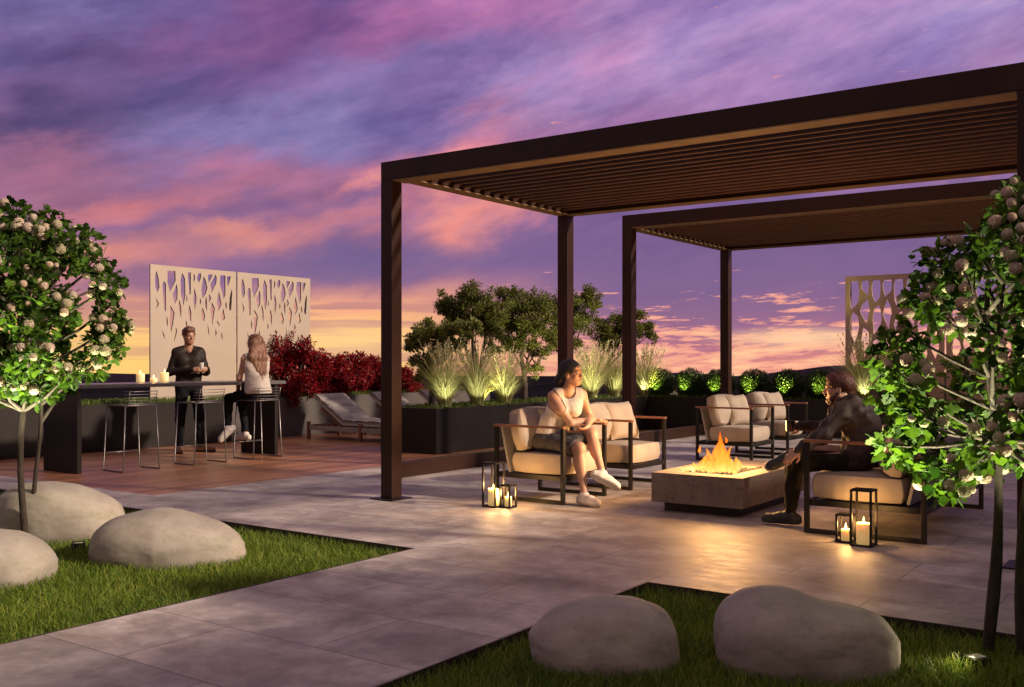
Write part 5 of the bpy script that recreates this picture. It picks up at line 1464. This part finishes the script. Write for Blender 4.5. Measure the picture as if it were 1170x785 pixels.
# ---- woman in the armchair
def seated_woman():
    t = thing('person', 'woman in white sleeveless top and dark skirt sitting cross-legged in the front armchair', 'person', tuple(RW(.60, 9.05, 0)))
    fT, lT, _ = frame(-35); fP, lP, _ = frame(-14)
    J = dict(pelvis=RW(.37, 9.46, .555), waist=RW(.405, 9.44, .72), chest=W3(645,466,9.42), neck=W3(648.5,446,9.42), lp=lP, lc=lT, fc=fT)
    J['sL'] = J['neck']+lT*.150+V3(0,0,-.045)-fT*.005; J['sR'] = J['neck']-lT*.150+V3(0,0,-.055)
    eR = W3(652.5,484,9.30); wR = W3(678,479.5,9.48); hR = W3(696,480.5,9.56)
    eL = W3(674.5,477,9.50); wL = W3(672,486,9.26); hL = W3(664,493,9.2)
    hipR = J['pelvis']-lP*.085+V3(0,0,-.02); hipL = J['pelvis']+lP*.085+V3(0,0,-.01)
    kR = RW(.615, 9.09, .505); aR = W3(667.5,566,9.0); kL = RW(.739, 9.24, .625); aL = W3(688,541,9.02)
    hf = frame(2, -2, 8); hc = W3(653.5,426.5,9.40)
    s = SDF(); torso(s, J, .90, 0, False)
    P = head_prims(s, hc, hf, False)
    s.cone(J['neck']+V3(0,0,-.02), hc-hf[0]*.022-hf[2]*.055, .050, .046, .02)
    for sh, e, w_ in ((J['sR'], eR, wR), (J['sL'], eL, wL)):
        limb(s, sh, e, .044, .034, .0); limb(s, e, w_, .034, .023, .036)
    hand(s, wR, hR-wR, V3(0,0,-1)+.2*fT, (10,16,22,28), .92, 1, .6)
    hand(s, wL, hL-wL, wR-wL+V3(0,0,.3), (48,52,56,60), .92, -1)
    for hp, kn, an in ((hipR, kR, aR), (hipL, kL, aL)):
        limb(s, hp, kn, .083, .051); limb(s, kn, an, .049, .031, .053, unit(np.cross(lP, an-kn)))
        s.ball(kn, .052, .03)
    fR = unit(W3(684,580,8.86)*V3(1,1,0)-aR*V3(1,1,0)); fL = unit(W3(709,556,8.98)-W3(688,546,9.0))
    for an, fd in ((aR, fR), (aL, fL)): s.cone(an, an+fd*.05-V3(0,0,.03), .031, .028, .02)
    sdf_obj('body', s, .0055, M['skin'], t, 2); face_details(t, P, hf, False, True); brows(t, P, hf, M['hair_dark'])
    # sleeveless top
    s = SDF(); torso(s, J, .90, .013, False)
    s.cone(J['pelvis']+V3(0,0,.02)-lP*.05, J['waist']-lT*.05, .108, .086, .05); s.cone(J['pelvis']+V3(0,0,.02)+lP*.05, J['waist']+lT*.05, .108, .086, .05)
    s.wrinkle(.0017, 24, 3)
    s.cone(J['neck']+V3(0,0,-.012)+fT*.02, J['neck']+V3(0,0,.12)-fT*.03, .066, .085, .006, 's')
    for sd, sh, e in ((-1, J['sR'], eR), (1, J['sL'], eL)):
        s.cone(sh+lT*sd*.040+V3(0,0,.012), sh*.5+e*.5+lT*sd*.018, .074, .062, .006, 's'); s.ball(sh+lT*sd*.08, .08, .006, 's')
    s.cut(J['pelvis']+V3(0,0,.03), V3(0,0,-1)); sdf_obj('top', s, .0065, M['white_top'], t, 2)
    # skirt
    s = SDF(); 
    for hp, kn in ((hipR, kR), (hipL, kL)): s.cone(hp, hp*.12+kn*.88, .104, .080, .05)
    s.cone(J['pelvis']-lP*.06, J['pelvis']+lP*.06, .12, .12, .05); s.cone((hipR+hipL)/2, (hipR*.25+kR*.75+hipL*.25+kL*.75)/2, .085, .065, .05)
    s.wrinkle(.002, 30, 5)
    s.cut(J['pelvis']+V3(0,0,.075), V3(0,0,1)); s.cut((hipR*.10+kR*.90), unit(kR-hipR)); sdf_obj('skirt', s, .0065, M['grey_skirt'], t, 2)
    # dark hair tied back, falling behind the shoulder
    s = SDF(); s.ell(P(-.022,0,.040), (.104,.084,.094), hf, .02)
    s.cone(P(-.085,0,.02), P(-.11,-.01,-.06), .05, .055, .03); s.cone(P(-.11,-.01,-.06), P(-.125,-.03,-.17), .055, .045, .03); s.cone(P(-.125,-.03,-.17), P(-.115,-.04,-.26), .042, .02, .03)
    s.ell(P(.075,0,-.045), (.062,.078,.098), hf, .014, 's'); s.ell(P(.098,0,.022), (.054,.066,.062), hf, .012, 's')
    for y in (-1, 1): s.ell(P(.005,y*.092,-.015), (.032,.024,.045), hf, .01, 's')
    s.wrinkle(.0016, 70, 8, (1,1,.25)); strands(sdf_obj('hair', s, .0055, M['hair_dark'], t, 1), t, M['hair_dark'], 1500, .06, 1, tuple(-hf[0]*.8-hf[2]*.7))
    shoe(t, 'shoe', aR, fR, M['white_shoe'], M['sole'], .25); shoe(t, 'shoe', aL, fL, M['white_shoe'], M['sole'], .25, tilt_up=V3(*(kL-aL)))
seated_woman()

# ---- bearded man on the sofa
def seated_man():
    t = thing('person', 'bearded man in brown hooded jacket sitting on the sofa, leg crossed, holding a mug', 'person', tuple(RW(2.2, 7.85, 0)))
    fT, lT, _ = frame(184); fP, lP, _ = frame(181)
    J = dict(pelvis=RW(2.72, 7.80, .555), waist=RW(2.775, 7.83, .68), chest=RW(2.745, 7.88, .845), neck=RW(2.665, 7.91, .955), lp=lP, lc=lT, fc=fT)
    J['sL'] = J['neck']+lT*.175+V3(0,0,-.065)+fT*.02; J['sR'] = J['neck']-lT*.175+V3(0,0,-.065)+fT*.02
    eL = W3(939,497,7.68); wL = W3(912,515,7.60); eR = W3(944,487,8.08); wR = W3(916,487,8.09)
    hipL = J['pelvis']+lP*.09; hipR = J['pelvis']-lP*.09
    kL = RW(2.20, 7.74, .51); aL = W3(903,586.5,7.86); kR = RW(2.40, 8.06, .60); aR = RW(2.16, 7.70, .590)
    hf = frame(196, -4, 0); hc = W3(957,444,7.96)
    s = SDF(); torso(s, J, 1.0, -.025, True); P = head_prims(s, hc, hf, True)
    s.cone(J['neck']+V3(0,0,-.03), hc-hf[0]*.022-hf[2]*.05, .060, .056, .02)
    for sh, e, w_ in ((J['sR'], eR, wR), (J['sL'], eL, wL)):
        limb(s, sh, e, .036, .030); limb(s, e, w_, .030, .026)
    hand(s, wR, fT+V3(0,0,-.05)-.1*lT, lT*1.0, (70,72,74,76), 1.0, 1)
    hand(s, wL, W3(902,523,7.58)-wL, -lT+V3(0,0,-.6), (35,38,40,44), 1.0, -1)
    for hp, kn, an in ((hipR, kR, aR), (hipL, kL, aL)): limb(s, hp, kn, .062, .042); limb(s, kn, an, .040, .032)
    fL = unit(RW(2.0, 7.99, 0)-aL*V3(1,1,0)); fR = unit(RW(1.90, 7.60, .475)-RW(2.12, 7.68, .54))
    for an, fd in ((aL, fL), (aR, fR)): s.cone(an, an+fd*.05-V3(0,0,.02), .033, .03, .02)
    sdf_obj('body', s, .006, M['skin'], t, 2); face_details(t, P, hf, True); brows(t, P, hf, M['hair_brown'])
    # jacket with a hood lying on the back
    s = SDF(); torso(s, J, 1.02, .026, True)
    for sd, sh, e, w_ in ((-1, J['sR'], eR, wR), (1, J['sL'], eL, wL)):
        s.cone(sh, e, .074, .060, .045); s.cone(e, w_, .060, .042, .03)
    for sd in (-1, 1): s.cone(J['pelvis']+lP*sd*.07+V3(0,0,-.03)+fP*.01, J['waist']+lP*sd*.06, .128, .125, .05)
    hb_ = J['neck']-fT*.075+V3(0,0,-.01)
    s.cone(hb_-lT*.10, hb_+lT*.10, .060, .060, .03); s.cone(hb_-lT*.08, hb_-fT*.055+V3(0,0,-.10), .055, .040, .04); s.cone(hb_+lT*.08, hb_-fT*.055+V3(0,0,-.10), .055, .040, .04)
    s.cone(J['neck']+lT*.06+fT*.03, J['neck']-fT*.05+lT*.05+V3(0,0,.03), .040, .045, .03); s.cone(J['neck']-lT*.06+fT*.03, J['neck']-fT*.05-lT*.05+V3(0,0,.03), .040, .045, .03)
    s.wrinkle(.0058, 24, 11)
    s.cone(J['neck']+fT*.03+V3(0,0,.0), hc+fT*.01, .058, .066, .008, 's')
    s.cut(J['pelvis']+V3(0,0,-.085), V3(0,0,-1)); sdf_obj('jacket', s, .0065, M['leather2'], t, 2)
    s = SDF()
    for hp, kn, an in ((hipR, kR, aR), (hipL, kL, aL)): s.cone(hp, kn, .098, .072, .045); s.cone(kn, an*.9+kn*.1, .069, .050, .03)
    s.cone(J['pelvis']-lP*.06, J['pelvis']+lP*.06, .118, .118, .05); s.wrinkle(.005, 24, 12); s.cut(J['pelvis']+V3(0,0,.03), V3(0,0,1))
    sdf_obj('trousers', s, .007, M['chino'], t, 2)
    s = SDF(); s.ell(P(-.020,0,.042), (.110,.084,.096), hf, .02); s.cone(P(.045,-.03,.098), P(.045,.03,.098), .028, .028, .03); s.cone(P(-.09,-.02,0), P(-.08,0,-.06), .045, .03, .03)
    s.ell(P(.088,0,-.030), (.066,.084,.090), hf, .012, 's'); s.ell(P(.105,0,.03), (.042,.06,.045), hf, .01, 's')
    for y in (-1, 1): s.ell(P(.002,y*.094,-.02), (.028,.026,.048), hf, .01, 's')
    s.wrinkle(.0020, 70, 14, (1,1,.35)); strands(sdf_obj('hair', s, .0055, M['hair_red'], t, 1), t, M['hair_red'], 1500, .035, 2, tuple(-hf[0]*.9-hf[2]*.5))
    s = SDF(); s.ell(P(.055,0,-.095), (.042,.040,.034), hf, .02)
    for y in (-1, 1): s.cone(P(-.005,y*.062,-.030), P(.045,y*.040,-.080), .018, .027, .02)
    s.cone(P(.098,-.02,-.046), P(.098,.02,-.046), .007, .007, .006); s.wrinkle(.002, 80, 4); sdf_obj('beard', s, .005, M['hair_brown'], t, 1)
    shoe(t, 'shoe', aL, fL, M['black_shoe'], M['sole_dark'], .28); shoe(t, 'shoe', aR, fR, M['black_shoe'], M['sole'], .28, tilt_up=unit(fP*-.55+V3(0,0,.75)+lP*-.2), stripe=True)
    # the mug he holds
    c = wR + fT*.085 + lT*.030 + V3(0,0,-.045)
    g_ = thing('mug', "small dark metal mug held in the bearded man's far hand", 'mug', tuple(c))
    MB().lathe([(.030,0),(.034,.004),(.038,.088),(.040,.092),(.037,.092),(.035,.085),(.031,.010)], n=20).build('cup', simple('gunmetal mug', (.06,.05,.045), (.09,.075,.065), rough=.3, metal=.8), g_)
seated_man()

# ---- standing man behind the bar
def standing_man():
    b = V3(-12.02, 8.93, 0); t = thing('person', 'man in dark leather jacket and black jeans standing behind the bar', 'person', tuple(b))
    fT, lT, _ = frame(-28); fP, lP, _ = frame(-22); Z = lambda z: V3(0,0,z)
    J = dict(pelvis=b+Z(.95), waist=b+Z(1.12), chest=b+Z(1.32)-fT*.01, neck=b+Z(1.50)-fT*.015, lp=lP, lc=lT, fc=fT)
    J['sL'] = J['neck']+lT*.165+Z(-.075); J['sR'] = J['neck']-lT*.165+Z(-.075)
    eL = J['sL']+lT*.075+fT*.02+Z(-.28); eR = J['sR']-lT*.09+fT*.0+Z(-.28)
    cup = b+fT*.27+lT*.13+Z(1.225); wL = cup-fT*.03+lT*.085+Z(-.03); wR = cup-fT*.03-lT*.10+Z(-.035)
    hipL = J['pelvis']+lP*.09; hipR = J['pelvis']-lP*.09
    kL = b+lP*.135+fP*.05+Z(.50); kR = b-lP*.125+fP*.03+Z(.50); aL = b+lP*.165+fP*.0+Z(.085); aR = b-lP*.13+Z(.085)
    hf = frame(-12, -6, 2); hc = b+Z(1.665)+fT*.035
    s = SDF(); torso(s, J, .95, -.022, True); P = head_prims(s, hc, hf, True)
    s.cone(J['neck']+Z(-.03), hc-hf[0]*.022-hf[2]*.05, .058, .054, .02)
    for sh, e, w_ in ((J['sR'], eR, wR), (J['sL'], eL, wL)): limb(s, sh, e, .036, .030); limb(s, e, w_, .030, .026)
    hand(s, wL, -lT*.8+fT*.45, -fT*.2-lT*.2+Z(.0)+fT*.0-Z(0)+V3(0,0,0)-lT*.2-fT*.6, (45,50,52,56), 1.0, -1); hand(s, wR, lT*.8+fT*.45, -fT, (45,50,52,56), 1.0, 1)
    for hp, kn, an in ((hipR, kR, aR), (hipL, kL, aL)): limb(s, hp, kn, .062, .042); limb(s, kn, an, .040, .032)
    fL = unit(fP*.5+lP*.75); fR = unit(fP-lP*.25)
    for an, fd in ((aL, fL), (aR, fR)): s.cone(an, an+fd*.05-Z(.03), .033, .03, .02)
    sdf_obj('body', s, .0075, M['skin_pale'], t, 2); face_details(t, P, hf, True); brows(t, P, hf, M['hair_brown'])
    s = SDF(); torso(s, J, .95, .0, True); s.cone(J['neck']+fT*.02+Z(.02), J['neck']+Z(.2), .062, .07, .006, 's'); s.cut(J['pelvis']+Z(-.04), Z(-1)); s.cut(J['neck']+Z(.03), Z(1))
    sdf_obj('tee_shirt', s, .008, M['tee'], t, 2)
    s = SDF(); torso(s, J, .95, .012, True)
    for sh, e, w_ in ((J['sR'], eR, wR), (J['sL'], eL, wL)): s.cone(sh, e, .062, .052, .035); s.cone(e, w_*.95+e*.05, .051, .040, .03)
    s.wrinkle(.0026, 24, 21)
    s.cone(J['neck']+fT*.05+Z(-.02), J['neck']+Z(.16)-fT*.02, .062, .085, .008, 's'); s.cone(J['neck']+fT*.16+Z(-.06)+lT*.03, J['pelvis']+fT*.19+lT*.03+Z(-.1), .040, .062, .006, 's')
    s.cut(J['pelvis']+Z(.01), Z(-1)); sdf_obj('jacket', s, .008, M['leather'], t, 2)
    s = SDF()
    for hp, kn, an in ((hipR, kR, aR), (hipL, kL, aL)): s.cone(hp, kn, .096, .068, .03); s.cone(kn, an*.93+kn*.07, .066, .05, .03)
    s.cone(J['pelvis']-lP*.06, J['pelvis']+lP*.06, .112, .112, .05); s.wrinkle(.004, 24, 22); s.cut(J['pelvis']+Z(.06), Z(1)); sdf_obj('trousers', s, .008, M['jeans'], t, 2)
    s = SDF(); s.ell(P(-.020,0,.042), (.106,.083,.094), hf, .02); s.cone(P(.048,-.03,.092), P(.05,.035,.100), .030, .028, .03)
    s.ell(P(.088,0,-.032), (.064,.084,.088), hf, .012, 's'); s.ell(P(.108,0,.025), (.042,.06,.045), hf, .01, 's')
    for y in (-1, 1): s.ell(P(.004,y*.094,-.02), (.028,.026,.048), hf, .01, 's')
    s.wrinkle(.0022, 70, 24, (1,1,.35)); strands(sdf_obj('hair', s, .007, M['hair_red'], t, 1), t, M['hair_red'], 1200, .035, 3, tuple(-hf[0]*.7+hf[1]*.5-hf[2]*.4))
    shoe(t, 'shoe', aL, fL, M['tan_shoe'], M['sole_dark'], .27, .0075); shoe(t, 'shoe', aR, fR, M['tan_shoe'], M['sole_dark'], .27, .0075)
    g_ = thing('cup', "small white cup in the standing man's hands", 'cup', tuple(cup+Z(-.03)))
    MB().lathe([(.026,0),(.029,.003),(.036,.085),(.038,.088),(.035,.088),(.033,.080),(.027,.008)], n=20).build('cup_body', simple('white paper cup', (.74,.72,.70), rough=.6), g_)
standing_man()

# ---- blonde woman on the stool
def stool_woman():
    b = V3(-10.60, 8.98, 0); t = thing('person', 'woman with long blonde hair and white top sitting on a bar stool, seen from behind', 'person', tuple(b))
    fT, lT, _ = frame(160); fP, lP, _ = frame(178); Z = lambda z: V3(0,0,z)
    J = dict(pelvis=b+Z(.895), waist=b+Z(1.06)+fT*.02, chest=b+Z(1.22)+fT*.055, neck=b+Z(1.385)+fT*.085, lp=lP, lc=lT, fc=fT)
    J['sL'] = J['neck']+lT*.155+Z(-.055); J['sR'] = J['neck']-lT*.155+Z(-.055)
    eL = J['sL']+lT*.06+fT*.02+Z(-.265); wL = eL-lT*.03+fT*.14+Z(-.18); eR = J['sR']-lT*.04+fT*.14+Z(-.20); wR = eR+fT*.2+lT*.03+Z(.01)
    hipL = J['pelvis']+lP*.085+Z(-.02); hipR = J['pelvis']-lP*.085+Z(-.02)
    kL = b+fP*.36+lP*.20+Z(.80); aL = b+fP*.16+lP*.37+Z(.405); kR = b+fP*.40-lP*.04+Z(.74); aR = b+fP*.215+lP*.03+Z(.312)
    hf = frame(186, -4, 4); hc = b+Z(1.545)+fT*.125
    s = SDF(); torso(s, J, .95, 0, False); P = head_prims(s, hc, hf, False)
    s.cone(J['neck']+Z(-.02), hc-hf[0]*.022-hf[2]*.055, .048, .046, .02)
    for sh, e, w_ in ((J['sR'], eR, wR), (J['sL'], eL, wL)): limb(s, sh, e, .043, .034); limb(s, e, w_, .033, .023)
    hand(s, wL, fT*.4+Z(-.9), -lT, (20,24,28,32), .92, 1); hand(s, wR, fT, Z(-1), (10,14,18,22), .92, 1)
    for hp, kn, an in ((hipR, kR, aR), (hipL, kL, aL)): limb(s, hp, kn, .068, .042); limb(s, kn, an, .038, .030)
    fL = unit(fP*.35+lP*.8+Z(-.75)); fR = unit(fP+lP*.1)
    for an, fd in ((aL, fL), (aR, fR)): s.cone(an, an+fd*.05-Z(.02), .031, .028, .02)
    sdf_obj('body', s, .0075, M['skin_pale'], t, 2); face_details(t, P, hf, False); brows(t, P, hf, M['hair_blond'])
    s = SDF(); torso(s, J, .95, .016, False)
    for sd in (-1, 1): s.cone(J['pelvis']+lP*sd*.06+Z(.0), J['waist']+lP*sd*.05, .128, .10, .05)
    s.wrinkle(.0022, 24, 31)
    s.cone(J['neck']+Z(0), J['neck']+Z(.15), .066, .085, .006, 's')
    for sd, sh, e in ((-1, J['sR'], eR), (1, J['sL'], eL)):
        s.cone(sh+lT*sd*.034, sh*.5+e*.5+lT*sd*.016, .070, .060, .006, 's'); s.ball(sh+lT*sd*.075, .075, .006, 's')
    s.cut(J['pelvis']+Z(-.03), Z(-1)); sdf_obj('top', s, .008, M['white_top'], t, 2)
    s = SDF()
    for hp, kn, an in ((hipR, kR, aR), (hipL, kL, aL)): s.cone(hp, kn, .093, .061, .04); s.cone(kn, an*.88+kn*.12, .062, .046, .03)
    s.cone(J['pelvis']-lP*.06, J['pelvis']+lP*.06, .118, .118, .05); s.wrinkle(.003, 24, 32); s.cut(J['pelvis']+Z(.04), Z(1)); sdf_obj('trousers', s, .008, M['jeans'], t, 2)
    s = SDF(); s.ell(P(-.020,0,.036), (.106,.086,.096), hf, .02)
    nb = J['neck']-fT*.06
    for y in (-.085,-.05,0,.05,.085): s.cone(P(-.055-.02*(1-abs(y)*10),y*.95,.0), nb+lT*y*1.05+Z(-.03)-fT*.02, .042, .045, .03); s.cone(nb+lT*y*1.05+Z(-.03)-fT*.02, J['chest']-fT*(.13-.3*abs(y))-lT*(.03)+lT*y*.75+Z(-.10+abs(y)*.7), .040, .018, .03)
    for y in (-1, 1): s.cone(P(.0,y*.072,.02), P(-.02,y*.082,-.12), .026, .03, .03)
    s.ell(P(.085,0,-.03), (.062,.064,.098), hf, .012, 's'); s.wrinkle(.0026, 80, 34, (1,1,.12)); strands(sdf_obj('hair', s, .007, M['hair_blond'], t, 1), t, M['hair_blond'], 2200, .10, 4, (0,0,-1))
    shoe(t, 'shoe', aL, fL, M['white_shoe'], M['sole'], .25, .0075, tilt_up=kL-aL); shoe(t, 'shoe', aR, fR, M['white_shoe'], M['sole'], .25, .0075)
stool_woman()
